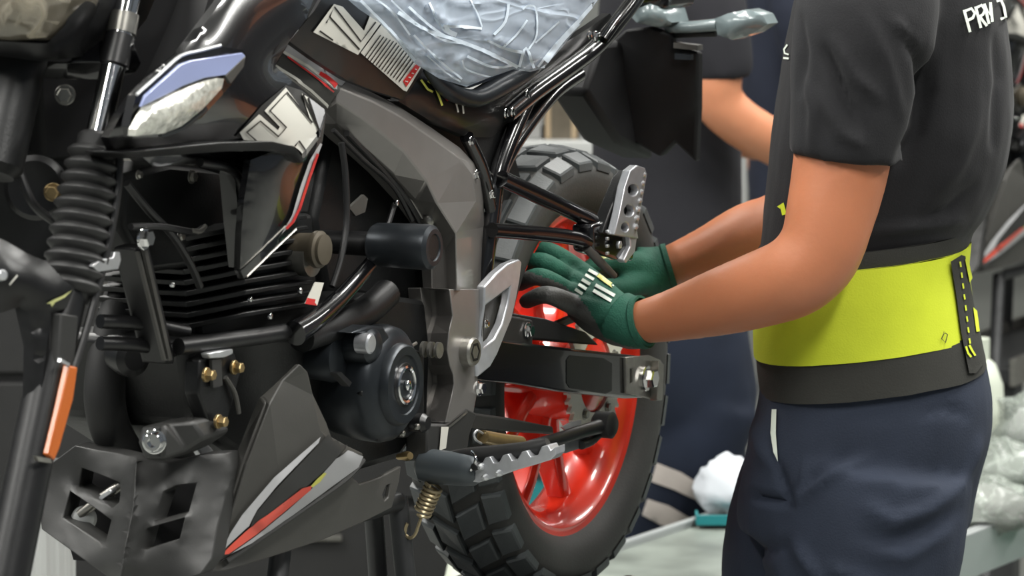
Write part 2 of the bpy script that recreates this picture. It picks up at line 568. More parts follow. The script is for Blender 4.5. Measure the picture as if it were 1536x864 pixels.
def decal(name, outline, target, m, parent, grid=5, off=0.0012, bike=True, rounding=0, thick=0.0, bvh=None):
    """thin print laid onto the surface of a finished object"""
    if rounding: outline = round_loop(outline, rounding)
    outline = densify(outline, grid)
    bv = bvh or bvh_of(target)
    vo, val, tris, _ = triangulate([outline], [], grid, outline)
    pts = []
    for p in vo:
        d = ray(p.x, p.y); o = CAM
        if bike: d = ROT_B @ d; o = CAM_B
        d = d.normalized()
        hit = bv.ray_cast(o, d)
        if hit[0] is None: pts.append(None); continue
        nrm = hit[1] if hit[1].dot(d) < 0 else -hit[1]
        pts.append(hit[0] + nrm * off * 0.5 - d * off)
    tris = [t for t in tris if all(pts[i] is not None for i in t)]
    if not tris: return None
    used = sorted({i for t in tris for i in t}); mp = {i: k for k, i in enumerate(used)}
    return finish(name, [pts[i] for i in used], [tuple(mp[i] for i in t) for t in tris], m, parent, True, sharp=70)

def stroke(path, w):
    """outline of a band w pixels wide along a path"""
    L, R_ = [], []
    for i, p in enumerate(path):
        a = path[max(i - 1, 0)]; b = path[min(i + 1, len(path) - 1)]
        dx, dy = b[0] - a[0], b[1] - a[1]; l = math.hypot(dx, dy) or 1
        nx, ny = -dy / l * w / 2, dx / l * w / 2
        L.append((p[0] + nx, p[1] + ny)); R_.append((p[0] - nx, p[1] - ny))
    return L + R_[::-1]

def copy_tree(o, parent=None):
    c = o.copy(); COL.objects.link(c)
    if parent is not None: c.parent = parent
    for ch in list(o.children): copy_tree(ch, c)
    return c

def remeshed(g, voxel, smooth_it=6, fac=0.5):
    """one continuous skin around overlapping closed shapes; returns (verts, faces)"""
    me = bpy.data.meshes.new('tmp'); me.from_pydata([tuple(v) for v in g[0]], [], g[1]); me.validate()
    bm = bmesh.new(); bm.from_mesh(me); bmesh.ops.recalc_face_normals(bm, faces=bm.faces); bm.to_mesh(me); bm.free()
    t = bpy.data.objects.new('tmp', me); COL.objects.link(t)
    rm = t.modifiers.new('r', 'REMESH'); rm.mode = 'VOXEL'; rm.voxel_size = voxel
    if smooth_it:
        sm = t.modifiers.new('s', 'SMOOTH'); sm.iterations = smooth_it; sm.factor = fac
    dg = bpy.context.evaluated_depsgraph_get()
    ev = t.evaluated_get(dg); m2 = ev.to_mesh()
    v = [q.co.copy() for q in m2.vertices]; f = [tuple(p.vertices) for p in m2.polygons]
    ev.to_mesh_clear()
    bpy.data.objects.remove(t); bpy.data.meshes.remove(me)
    return v, f

# ================================================================== the hall
def struct(name, g, m, **kw):
    o = obj(name, g, m, None, smooth=False, **kw); o['kind'] = 'structure'; return o

struct('floor', g_box((0, 6, -0.05), 24, 26, 0.1), 'concrete')
struct('wall_back', g_box((0, 15.1, 2.4), 24, 0.2, 5.0), 'wall_paint')
struct('ceiling', g_box((0, 7.6, 4.95), 24, 15.2, 0.1), 'ceiling_paint')
struct('baseboard_back', g_box((0, 14.985, 0.1), 24, 0.03, 0.2), 'stand_steel')

# fluorescent fixtures hanging over the line
for i, (lx, ly) in enumerate(LAMPS):
    f = thing('ceiling_light', 'long white fluorescent fixture hanging on rods under the hall ceiling', 'light', (lx, ly, LAMP_Z), 'fluorescent fixtures over the assembly line')
    body = obj('housing', g_rings([[Vector((lx + x, y, LAMP_Z + z)) for x, z in ((-.2, -.02), (.2, -.02), (.12, .06), (-.12, .06))] for y in (ly - 1.22, ly + 1.22)]), 'white_plastic', f, smooth=False)
    for sx in (-0.09, 0.09):
        obj('light_tube', g_tube([Vector((lx + sx, ly - 1.15, LAMP_Z - 0.045)), Vector((lx + sx, ly + 1.15, LAMP_Z - 0.045))], 0.018, 10), 'lamp_diffuser', f)
    for sy in (-0.9, 0.9):
        obj('hanger', g_tube([Vector((lx, ly + sy, LAMP_Z + 0.05)), Vector((lx, ly + sy, 4.9))], 0.006, 6), 'steel', f)

# ================================================================== the motorcycle
moto = thing('motorcycle', 'black and grey motorcycle with red rear wheel and no front wheel, being assembled', 'motorcycle', BASE, rz=-YAW)
ORG[moto] = Vector((0, 0, 0))        # its parts are written in bike coordinates: lateral, rearward, up
X = Vector((1, 0, 0))
WC = Vector((0, 0, R_TYRE))

# ---------------- rear tyre
def crown(s):
    return 0.3055 - 4.6 * s * s
prof = [(-0.046, 0.222), (-0.058, 0.232), (-0.066, 0.25), (-0.069, 0.268), (-0.066, 0.283)]
prof += [(s, crown(s)) for s in (-0.055, -0.04, -0.02, 0, 0.02, 0.04, 0.055)]
prof += [(0.066, 0.283), (0.069, 0.268), (0.066, 0.25), (0.058, 0.232), (0.046, 0.222)]
tyre = lathe('rear_tyre', WC, X, prof + [(0.040, 0.216), (-0.040, 0.216), (-0.046, 0.222)], 'tyre_rubber', moto, 96, sharp=60)
tyre['label'] = 'black knobbly rear tyre'

def tread_mesh(name, quad, h=0.0075):
    """block whose foot outline is given as (angle, lateral) corners"""
    v = []
    for lay, sh in ((-0.004, 1.0), (h * 0.75, 0.97), (h, 0.86)):
        ca = sum(q[0] for q in quad) / 4; cs = sum(q[1] for q in quad) / 4
        for a, s in quad:
            a2 = ca + (a - ca) * sh; s2 = cs + (s - cs) * sh
            r = crown(s2) + lay
            v.append((s2, r * math.sin(a2), r * math.cos(a2)))
    f = [(8, 9, 10, 11)]
    for l in (0, 4):
        for k in range(4): f.append((l + k, l + (k + 1) % 4, l + 4 + (k + 1) % 4, l + 4 + k))
    me = bpy.data.meshes.new(name); me.from_pydata(v, [], f)
    bm = bmesh.new(); bm.from_mesh(me); bmesh.ops.recalc_face_normals(bm, faces=bm.faces); bm.to_mesh(me); bm.free()
    me.materials.append(MATS['tread_rubber'])
    return me
NB = 30
st = 2 * math.pi / NB
kinds = []
for sg in (-1, 1):
    kinds.append((tread_mesh('tread_block', [(-st * .40, sg * .043), (st * .40, sg * .043), (st * .36, sg * .0685), (-st * .36, sg * .0685)]), 0.0))
    kinds.append((tread_mesh('tread_block', [(-st * .30, sg * .0025), (st * .42, sg * .0025), (st * .72, sg * .038), (st * .02, sg * .038)]), 0.5 if sg > 0 else 0.0))
for me, ph in kinds:
    for k in range(NB):
        o = bpy.data.objects.new('tread_block', me); COL.objects.link(o); o.parent = tyre
        o.rotation_euler = (-(k + ph) * st, 0, 0)
        o.location = WC - ORG[tyre]

# ---------------- red cast rear wheel
rp = [(-0.050, 0.236), (-0.046, 0.238), (-0.043, 0.234), (-0.040, 0.222), (-0.02, 0.205), (0.02, 0.205), (0.040, 0.222), (0.043, 0.234), (0.046, 0.238), (0.050, 0.236),
      (0.052, 0.230), (0.046, 0.219), (0.0475, 0.214), (0.042, 0.206), (0.034, 0.202), (0.028, 0.196), (0.012, 0.192), (-0.012, 0.192), (-0.028, 0.196), (-0.042, 0.206), (-0.046, 0.219), (-0.052, 0.230), (-0.050, 0.236)]
rim = lathe('rear_rim', WC, X, rp, 'red_paint', moto, 96, sharp=50)
rim['label'] = 'glossy red cast wheel rim'
hub = lathe('hub', WC, X, [(-0.06, 0.032), (-0.055, 0.05), (-0.02, 0.062), (0.03, 0.066), (0.062, 0.066), (0.066, 0.058), (0.068, 0.02)], 'red_paint', rim, 40)
for k in range(5):
    for dv in (-1, 1):
        a0 = 2 * math.pi * k / 5 + 0.66
        rings = []
        for t in (0.0, 0.3, 0.7, 1.0):
            a = a0 + dv * (0.14 + 0.24 * t); r = 0.05 + (0.197 - 0.05) * t
            w = 0.0115 + 0.005 * abs(t - 0.5); d0 = 0.022 - 0.008 * t
            e = Vector((0, math.sin(a), math.cos(a))); tn = Vector((0, math.cos(a), -math.sin(a)))
            c = WC + e * r
            rings.append([c + tn * x + X * y for x, y in ((-w, -d0), (w, -d0), (w, d0 * .7), (w * .35, d0), (-w * .35, d0), (-w, d0 * .7))])
        obj('spoke', g_rings(rings), 'red_paint', rim, bevel=0.002)
# sprocket
NT = 40; sp = []
for k in range(NT):
    for da, r in ((-.32, .083), (-.12, .0925), (.12, .0925), (.32, .083)):
        a = 2 * math.pi * (k + da) / NT; sp.append((a, r))
cs = 0.078
v = []; f = []
for sx in (cs, cs + 0.006):
    for a, r in sp: v.append(WC + Vector((sx, math.sin(a) * r, math.cos(a) * r)))
    for a, r in sp: v.append(WC + Vector((sx, math.sin(a) * 0.052, math.cos(a) * 0.052)))
n = len(sp)
for k in range(n):
    j = (k + 1) % n
    f += [(k, j, n + j, n + k), (2 * n + k, 3 * n + k, 3 * n + j, 2 * n + j), (k, 2 * n + k, 2 * n + j, j), (n + k, n + j, 3 * n + j, 3 * n + k)]
spk = finish('sprocket', v, f, 'sprocket_white', rim, smooth=False)
for k in range(5):
    a = 2 * math.pi * k / 5
    bolt('sprocket_bolt', WC + Vector((cs + 0.005, math.sin(a) * .062, math.cos(a) * .062)), X, 0.006, 0.006, 'steel', spk)
lathe('sprocket_carrier', WC, X, [(0.06, 0.055), (cs, 0.055), (cs + .004, 0.05), (cs + .012, 0.03)], 'red_paint', rim, 32)

# ---------------- swingarm
def swing(s_out, flip):
    return panel('swingarm_arm', [(712, 503, s_out), (760, 510, s_out), (800, 516, s_out), (870, 524, s_out), (945, 532, s_out), (990, 538, s_out), (994, 546, s_out), (992, 596, s_out), (940, 598, s_out), (840, 588, s_out), (770, 576, s_out), (714, 570, s_out)],
                 'gloss_black', moto, thick=0.034, flip=flip, bevel=0.004)
sw = swing(0.134, False); sw['label'] = 'gloss black swingarm leg'
swing(0.134, True)
panel('swingarm_window', [(855, 533, .1348), (905, 537, .1348), (918, 545, .1348), (918, 586, .1348), (908, 591, .1348), (855, 582, .1348), (850, 574, .1348), (850, 540, .1348)], 'satin_black', sw, thick=0.003)
ap = panel('axle_plate', [(939, 536, .139), (975, 533, .139), (991, 540, .139), (996, 548, .139), (993, 600, .139), (984, 600, .139), (940, 590, .139)], 'steel', moto, thick=0.005, bevel=0.001,
           holes=[[(945, 553), (949, 553), (949, 575), (945, 575)]])
panel('plate_flange', [(988, 541, .150), (996, 546, .150), (994, 600, .150), (986, 601, .150)], 'steel', ap, thick=0.011, bevel=0.001)
ax = P(968, 567, 0.139); ax2 = Vector((0.139, 0, R_TYRE))
axn = lathe('axle', Vector((0, ax.y, ax.z)), X, [(-0.15, 0.010), (0.15, 0.010)], 'steel', moto, 20)
bolt('axle_nut', ax, X, 0.0135, 0.016, 'chrome', axn)
tube('swingarm_brace', [P(738, 535, .10), P(738, 535, -.12)], 0.02, 'gloss_black', moto)
# chain and its guard
chain_pts = []
for a in range(-90, 91, 15):
    chain_pts.append(Vector((cs + .003, .088 * math.cos(rad(a)), R_TYRE + .088 * math.sin(rad(a)))))
obj('chain_run', g_tube([Vector((cs + .003, 0, R_TYRE - .09)), Vector((cs + .003, -.28, R_TYRE - .062)), Vector((cs + .003, -.56, R_TYRE - .03))], 0.0065, 8), 'rubber', moto)
obj('chain_run', g_tube([Vector((cs + .003, 0, R_TYRE + .09)), Vector((cs + .003, -.28, R_TYRE + .072)), Vector((cs + .003, -.56, R_TYRE + .05))], 0.0065, 8), 'rubber', moto)
panel('chain_guard', [(700, 618, .120), (760, 626, .120), (830, 640, .120), (832, 652, .120), (770, 648, .120), (700, 642, .120)], 'pan_dark', moto, thick=0.02, bevel=0.003)
panel('chain_guard', [(770, 470, .118), (820, 478, .118), (880, 498, .118), (900, 518, .118), (780, 508, .118)], 'matte_black', moto, thick=0.03, bevel=0.003)
panel('side_plate', [(716, 455, .122), (740, 468, .122), (800, 480, .122), (800, 520, .122), (718, 508, .122)], 'pan_dark', moto, thick=0.02, bevel=0.003)
bolt('plate_bolt', P(791, 496, .123), X, 0.008, 0.008, 'chrome', moto)
bolt('plate_bolt', P(718, 582, .150), X, 0.0075, 0.008, 'chrome', moto)

# ---------------- grey frame spar
top = [(430, 62, 0.082), (468, 86, 0.092), (520, 121, 0.092), (560, 139, 0.098), (600, 160, 0.104), (650, 193, 0.110), (690, 221, 0.115), (711, 243, 0.116), (722, 268, 0.116), (726, 300, 0.116), (727, 340, 0.116), (728, 400, 0.116), (728, 436, 0.116)]
bot = [(670, 436, .134), (668, 404, .132), (667, 376, .130), (660, 352, .128), (648, 332, .124), (625, 300, .120), (590, 262, .114), (560, 235, .108), (530, 210, .103), (505, 186, .099), (488, 163, .095), (440, 122, .088), (410, 98, .082)]
lip = [(508, 131, .112), (560, 152, .124), (600, 174, .131), (650, 208, .138), (690, 238, .142), (708, 262, .142), (714, 300, .142)]
rdg = [(505, 152, .112), (560, 190, .122), (605, 226, .132), (640, 272, .142), (656, 306, .148), (684, 350, .156), (685, 436, .156)]
spar = panel('frame_spar', top + bot, 'frame_grey', moto, thick=0.034, lines=[rdg, lip, [(656, 306, .148), (690, 246, .1425)], [(714, 302, .142), (684, 350, .156)]], smooth=True, sharp=8, bevel=0.0022)
spar['label'] = 'metallic grey frame spar'
panel('frame_spar', top + bot, 'frame_grey', moto, thick=0.034, lines=[rdg], smooth=True, sharp=8, flip=True)
rows = [(434, 652, 674, 728), (474, 655, 679, 725), (486, 652, 676, 724), (500, 647, 673, 722), (525, 643, 671, 719), (548, 648, 675, 717), (562, 655, 680, 717), (576, 656, 681, 717), (592, 651, 678, 716), (634, 640, 668, 708)]
loop = [(l, y, .118) for y, l, m_, r in rows] + [(r, y, .150) for y, l, m_, r in rows[::-1]]
piv = panel('pivot_plate', loop, 'frame_grey', moto, thick=0.04, lines=[[(m_, y, .152) for y, l, m_, r in rows]], sharp=12, bevel=0.0018)
piv['label'] = 'wavy grey pivot plate at the foot of the spar'
pb = P(697, 527, .150)
pbo = lathe('pivot_bolt', pb, X, [(-0.01, 0.0185), (0.012, 0.0185), (0.015, 0.016), (0.015, 0.0125)], 'steel', moto, 32)
lathe('bolt_socket', pb, X, [(0.0, 0.0125), (0.0155, 0.0125), (0.0155, 0.009), (0.011, 0.008)], 'engine_black', pbo, 6)
# front end of the spar, still under its protective sticker
spb = bvh_of(spar)
fd = decal('protective_film', [(414, 97), (432, 64), (470, 89), (519, 122), (513, 131), (492, 161)], spar, 'pan_grey', spar, grid=8, bvh=spb)
decal('sticker_band', [(432, 64), (470, 89), (519, 122), (507, 135), (500, 133), (460, 106), (424, 80)], spar, 'decal_grey', spar, grid=6, off=.002, bvh=spb)
decal('sticker_line', stroke([(424, 78), (460, 99), (500, 130)], 4), spar, 'decal_white', spar, grid=5, off=.003, bvh=spb)
decal('sticker_line', stroke([(478, 110), (490, 117), (503, 129)], 6), spar, 'decal_red', spar, grid=5, off=.004, bvh=spb)
decal('sticker_line', stroke([(412, 99), (440, 116), (466, 135), (493, 160)], 4), spar, 'decal_white', spar, grid=5, off=.003, bvh=spb)
decal('sticker_line', stroke([(430, 85), (470, 114), (500, 137)], 2.5), spar, 'decal_red', spar, grid=5, off=.003, bvh=spb)

# foot peg hanger below the plate
hang = panel('peg_hanger', [(641, 636, .146), (668, 636, .152), (700, 612, .152), (716, 620, .152), (706, 650, .152), (700, 684, .152), (640, 690, .146)], 'pan_dark', moto, thick=0.03, bevel=0.003)
decal('hanger_label', [(661, 640), (672, 640), (668, 672), (658, 676)], hang, 'decal_white', hang, off=.002)
decal('hanger_strip', stroke([(672, 641), (688, 628), (700, 617)], 3), hang, 'steel', hang, off=.002)

# ---------------- heel guard, bright aluminium
heel = panel('heel_guard', [(727, 430, .158), (745, 410, .160), (762, 396, .163), (779, 389, .165), (783, 394, .165), (780, 420, .165), (775, 448, .164), (768, 478, .163), (758, 502, .162), (746, 532, .160), (736, 550, .158), (722, 562, .156), (716, 566, .154), (714, 545, .152), (720, 515, .153), (722, 480, .154), (726, 460, .156)],
             'alu', moto, thick=0.012, bevel=0.002,
             holes=[[(729, 458, .157), (750, 442, .161), (766, 430, .163), (762, 455, .162), (754, 485, .161), (742, 508, .159), (726, 522, .156), (725, 490, .156)]])
heel['label'] = 'bright aluminium heel guard'
bolt('guard_bolt', P(729, 486, .153), X, 0.004, 0.004, 'chrome', heel)
panel('guard_back', [(728, 456, .145), (756, 440, .148), (752, 492, .148), (724, 512, .143)], 'pan_grey', heel, thick=0.006)

# ---------------- rider foot peg (swings out to the left side)
pc = P(672, 702, .17); pegb = pc.y
pegm = obj('peg_mount', g_lathe(Vector((pc.x - .035, pegb, pc.z)), X, [(-0.006, 0.012), (0.0, 0.019), (0.012, 0.0215), (0.06, 0.0205), (0.072, 0.019), (0.078, 0.015), (0.078, 0.009)], 32), 'mount_grey', moto)
pegm['label'] = 'dark grey rounded peg mount'
teeth = [(834, 670), (826, 676), (822, 668), (812, 670), (806, 683), (796, 686), (790, 676), (782, 678), (776, 689), (768, 691), (762, 681), (754, 683), (748, 694), (740, 695), (735, 685), (727, 687), (722, 697), (712, 698), (700, 696)]
pego = [(x, y, pegb - .012) for x, y in [(700, 722), (718, 724), (745, 716), (772, 706), (800, 698), (826, 690), (834, 682)] + teeth]
peg = panel('foot_peg', pego, 'alu', moto, thick=0.026, axis='b', bevel=0.0012, smooth=False)
peg['label'] = 'serrated aluminium rider foot peg'
tube('peg_rubber', [Q(668, 688, pegb + .004), Q(700, 684, pegb + .004), Q(740, 680, pegb + .006), Q(800, 672, pegb + .006), Q(822, 664, pegb + .006)], [.008, .010, .010, .009, .006], 'rubber', peg)
for tx, ty in [(728, 716), (748, 710), (722, 700)]:
    obj('peg_spike', g_lathe(Q(tx, ty, pegb - .014), (0, -1, 0), [(-.004, .0045), (.004, .004), (.007, .002)], 8), 'silver', peg)
lathe('pivot_pin', Q(712, 700, pegb - .02), (0, -1, 0), [(-.01, .005), (.0, .005), (.003, .004)], 'engine_black', peg, 16)
tube('pin_clip', [Q(707, 677, pegb - .016), Q(713, 686, pegb - .02), Q(711, 698, pegb - .02), Q(706, 706, pegb - .016)], 0.0018, 'chrome', peg, 8)
# return spring hanging below
def coil(c0, c1, R, r, turns, tail=None, lead=None):
    d = c1 - c0; x, y = frame_of(d); pts = list(lead or [])
    n = turns * 12
    for k in range(n + 1):
        a = 2 * math.pi * k / 12
        pts.append(c0 + d * (k / n) + (x * math.cos(a) + y * math.sin(a)) * R)
    pts += list(tail or [])
    return g_tube(pts, r, 6, 1)
sb_ = pegb - .01
obj('return_spring', coil(Q(651, 728, sb_), Q(633, 770, sb_), 0.0105, 0.0022, 7, tail=spline([Q(632, 776, sb_), Q(627, 790, sb_), Q(623, 801, sb_), Q(616, 807, sb_), Q(609, 803, sb_), Q(608, 793, sb_), Q(611, 785, sb_)], 4)), 'spring_steel', moto)
tube('stay_rod', [Q(627, 652, sb_ + .02), Q(628, 700, sb_ + .02)], 0.0016, 'steel', moto, 6)
# gold tube clamp
gold = obj('brass_sleeve', g_tube([P(724, 655, .150), P(752, 661, .152), P(781, 664, .154)], [.0085, .0092, .0085], 16, 4), 'brass', moto)
tube('sleeve_wire', [P(722, 665, .150), P(714, 660, .150), P(711, 652, .150), P(716, 646, .150), P(724, 650, .150)], 0.0016, 'silver', gold, 8)
# shift rod with rubber boot in front of the wheel
rod = tube('shift_rod', [P(775, 672, .150), P(830, 660, .150), P(870, 648, .150), P(905, 638, .150)], [.006, .0085, .009, .010], 'hose', moto)
lathe('rod_end', P(906, 637, .150), X, [(-.014, .013), (-.01, .018), (.012, .018), (.016, .012)], 'rubber', rod, 24)
tube('rod_link', [P(900, 650, .146), P(886, 662, .146), P(872, 668, .146)], .006, 'rubber', rod)
panel('link_plate', [(838, 668, .142), (888, 652, .142), (890, 658, .142), (872, 672, .142), (848, 680, .142)], 'silver', rod, thick=.003)
panel('link_plate', [(843, 641, .140), (860, 632, .140), (872, 630, .140), (872, 636, .140), (850, 646, .140)], 'silver', rod, thick=.003)

# ---------------- passenger peg on its tubular hanger
hx = P(925, 367, .205)
def BT(name, pts, r, m='gloss_black', parent=moto, **kw): return tube(name, pts, r, m, parent, 14, **kw)
BT('passenger_tube', [P(752, 268, .135), P(800, 290, .150), P(860, 318, .172), P(895, 337, .188), P(912, 360, .195)], .0108)
BT('passenger_tube', [P(738, 345, .135), P(790, 349, .150), P(850, 355, .175), P(880, 362, .188), P(912, 375, .195)], .0098)
hinge = panel('peg_hinge', [(888, 338, .198), (912, 330, .205), (948, 338, .214), (957, 352, .216), (950, 392, .214), (925, 390, .208), (890, 378, .198)], 'gloss_black', moto, thick=0.03, bevel=0.004)
panel('hinge_edge', [(944, 346, .218), (957, 350, .220), (953, 378, .220), (940, 395, .218), (936, 390, .217), (946, 370, .218)], 'alu', hinge, thick=.012, bevel=.002)
bolt('hinge_pin', P(925, 367, .212), X, .0055, .006, 'silver', hinge, washer=False)
for y in (347, 358, 369, 380):
    obj('hinge_burr', g_box(P(911, y, .210), .004, .006, .004), 'silver', hinge, bevel=.001)
tube('hinge_lever', [P(880, 372, .19), P(902, 395, .20), P(922, 414, .205)], [.006, .006, .004], 'pan_grey', moto)
ppo = [(922, 352, .220), (930, 320, .221), (938, 280, .222), (946, 256, .223), (956, 248, .223), (968, 252, .223), (971, 262, .223), (966, 290, .222), (960, 325, .221), (956, 345, .221), (958, 358, .221), (944, 356, .220)]
def circ(cx, cy, rx, ry, n=14): return [(cx + rx * math.cos(2 * math.pi * k / n), cy + ry * math.sin(2 * math.pi * k / n)) for k in range(n)]
pp = panel('passenger_peg', ppo, 'alu', moto, thick=0.012, bevel=.0015, holes=[circ(950, 285, 8, 9), circ(944, 316, 8, 9), circ(938, 341, 6, 7)])
pp['label'] = 'folded aluminium passenger foot peg'
panel('peg_back', [(904, 350, .206), (915, 318, .208), (936, 268, .210), (946, 256, .210), (968, 258, .210), (954, 350, .208)], 'engine_black', pp, thick=.018, bevel=.002)
for k in range(7):
    t = k / 6
    obj('peg_tooth', g_lathe(P(966 - 12 * t, 262 + 78 * t, .222), X, [(-.01, .0045), (.001, .004), (.003, .002)], 8), 'silver', pp)

# ---------------- rear subframe
BT('subframe_tube', [P(722, 442, .120), P(730, 380, .122), P(738, 320, .122), P(746, 262, .122), P(770, 196, .122), P(796, 138, .120)], .0115)
BT('subframe_tube', [P(700, 205, .118), P(722, 252, .120), P(736, 312, .122), P(738, 345, .122)], .009)
BT('subframe_tube', [P(736, 300, .118), P(760, 238, .118), P(790, 190, .118), P(830, 140, .116), P(868, 112, .114)], .010)
BT('subframe_rail', [P(760, 172, .128), P(800, 140, .130), P(850, 104, .130), P(890, 74, .130), P(918, 44, .130), P(950, 2, .128), P(985, -50, .125)], .0115)
BT('grab_rail', [P(905, 60, .150), P(922, 36, .155), P(946, 6, .155), P(975, -40, .15)], .007)
for px_, py_ in [(706, 212), (758, 170), (790, 142), (812, 138), (737, 292), (714, 262), (768, 168)]:
    bolt('weld_bolt', P(px_, py_, .135), X, .0045, .005, 'chrome', moto)
panel('gusset', [(702, 206, .112), (768, 178, .112), (760, 215, .112), (742, 262, .112), (736, 296, .112), (722, 255, .112)], 'engine_black', moto, thick=.01, bevel=.002)
BT('gusset_edge', [P(706, 212, .117), P(722, 250, .117), P(736, 262, .117), P(741, 290, .117)], .002, 'steel')
BT('gusset_edge', [P(760, 205, .117), P(748, 240, .117), P(737, 262, .117)], .002, 'steel')
bolt('tail_screw', P(893, 55, .140), X, .006, .006, 'chrome', moto); bolt('tail_screw', P(883, 52, .140), X, .004, .006, 'chrome', moto)

# ---------------- seat, side cover, trim
seat = panel('seat', [(590, -70, .10), (606, 20, .11), (640, 84, .115), (682, 120, .115), (704, 132, .115), (760, 112, .115), (812, 100, .115), (838, 66, .115), (872, 20, .11), (905, -40, .10), (900, -90, .09), (700, -110, .09)],
             'seat_vinyl', moto, bulge=.035, bw=45, grid=14, mirror=True)
seat['label'] = 'dark grey seat under clear film'
cover = panel('side_cover', [(604, 128, .112), (634, 94, .114), (664, 118, .118), (700, 136, .120), (722, 134, .120), (762, 110, .120), (812, 86, .118), (880, 44, .114), (915, 20, .112), (925, 40, .112), (880, 92, .116), (820, 140, .118), (770, 176, .118), (738, 206, .116), (700, 206, .114), (650, 184, .112), (598, 152, .112)],
              'tank_black', moto, thick=.012, bulge=.010, bw=22, grid=9)
tube('seat_trim', [P(634, 96, .128), P(652, 118, .130), P(676, 138, .132), P(704, 147, .133), P(722, 145, .134), P(752, 129, .133), P(786, 110, .130), P(812, 92, .128)], [.004, .008, .011, .011, .012, .013, .012, .008], 'cover_black', moto)
cvb = bvh_of(cover)
for pth, w, mm in [([(640, 122), (650, 128), (656, 142), (662, 158)], 3, 'decal_yellow'), ([(630, 120), (640, 134), (648, 138)], 3, 'decal_yellow'), ([(662, 140), (672, 150)], 6, 'decal_red'), ([(682, 152), (686, 168)], 2.5, 'decal_white'), ([(692, 154), (694, 170)], 2.5, 'decal_white')]:
    decal('cover_print', stroke(pth, w), cover, mm, cover, grid=5, off=.003, bvh=cvb)

# ---------------- tank and its printed side panel
tank = panel('fuel_tank', [(330, -60, 0.060), (300, 40, 0.063), (270, 120, 0.063), (330, 200, 0.060), (420, 170, 0.057), (440, 110, 0.057), (520, 130, 0.057), (600, 150, 0.057), (632, 96, 0.057), (600, -10, 0.054), (580, -80, 0.048)],
             'carrier_black', moto, bulge=.012, bw=60, grid=20, mirror=True)
tside = panel('tank_side_panel', [(434, 62, .118), (470, 18, .128), (500, -25, .13), (566, -40, .13), (600, 30, .134), (642, 94, .134), (606, 150, .122), (560, 136, .120), (518, 119, .120), (470, 88, .118)],
              'tank_black', moto, thick=.008, bulge=.006, bw=20, grid=9)
tsb = bvh_of(tside)
D = lambda n, o, m_, **k: decal(n, o, tside, m_, tside, bvh=tsb, **k)
D('printed_letter', [(469, 48), (500, 6), (513, 10), (545, 46), (556, 18), (572, 32), (536, 82)], 'decal_white', off=.002)
for p_ in ([(488, 34), (493, 25), (538, 74)], [(493, 25), (500, 10), (540, 62), (562, 33)], [(478, 46), (498, 60)]):
    D('letter_outline', stroke(p_, 2.4), 'decal_black', off=.003)
D('printed_label', [(540, 79), (572, 36), (592, 52), (633, 93), (630, 102), (609, 137), (604, 135)], 'decal_white', off=.002)
for k in range(13):
    t = k / 12
    x0, y0 = 545 + 52 * t, 86 + 36 * t
    l = 1.0 - 0.25 * abs(t - .4)
    D('print_line', stroke([(x0, y0), (x0 + 27 * l, y0 - 37 * l)], 1.7), 'decal_black', off=.003)
D('red_label', [(603, 121), (627, 90), (631, 96), (608, 130)], 'decal_red', off=.003)
for k in range(5):
    t = k / 4
    D('red_label_letter', stroke([(606 + 19 * t, 121 - 24 * t), (610 + 18 * t, 122 - 24 * t)], 1.6), 'decal_white', off=.004)

# ---------------- shroud with turn signal
sho = [(352, -30, .125), (330, 5, .135), (300, 45, .145), (272, 82, .150), (240, 108, .152), (205, 140, .152), (180, 175, .150), (163, 206, .146), (172, 226, .140), (190, 230, .138), (250, 222, .142), (330, 214, .146), (400, 213, .150), (440, 220, .150), (456, 236, .148), (466, 226, .146), (480, 196, .142), (489, 166, .138), (460, 140, .138), (412, 98, .134), (434, 62, .130), (470, 15, .124), (500, -30, .120)]
shroud = panel('tank_shroud', sho, 'gloss_black', moto, thick=.010, bulge=.022, bw=40, grid=10)
shroud['label'] = 'gloss black tank shroud'
panel('tank_shroud', sho, 'tank_black', moto, thick=.010, bulge=.022, bw=40, grid=16, flip=True)
shb = bvh_of(shroud)
DS = lambda n, o, m_, **k: decal(n, o, shroud, m_, shroud, bvh=shb, **k)
DS('graphite_patch', [(352, 205), (392, 158), (428, 128), (452, 136), (488, 166), (478, 202), (456, 236), (440, 219), (400, 212)], 'pan_dark', off=.0015)
DS('white_graphic', [(358, 198), (387, 171), (415, 195), (418, 190), (395, 166), (427, 132), (464, 181), (451, 141), (460, 146), (484, 164), (486, 176), (478, 202), (463, 230), (459, 239), (448, 226), (439, 219), (400, 212), (364, 209)], 'decal_white', off=.003)
for p_ in ([(466, 184), (428, 139), (402, 166), (427, 191), (415, 204), (388, 181), (368, 197), (383, 211)], [(460, 147), (478, 202)], [(440, 219), (446, 211), (461, 233)], [(452, 142), (472, 186)]):
    DS('graphic_outline', stroke(p_, 2.6), 'decal_black', off=.0045)
DS('graphic_shade', [(461, 147), (484, 164), (486, 176), (479, 199)], 'decal_grey', off=.004)
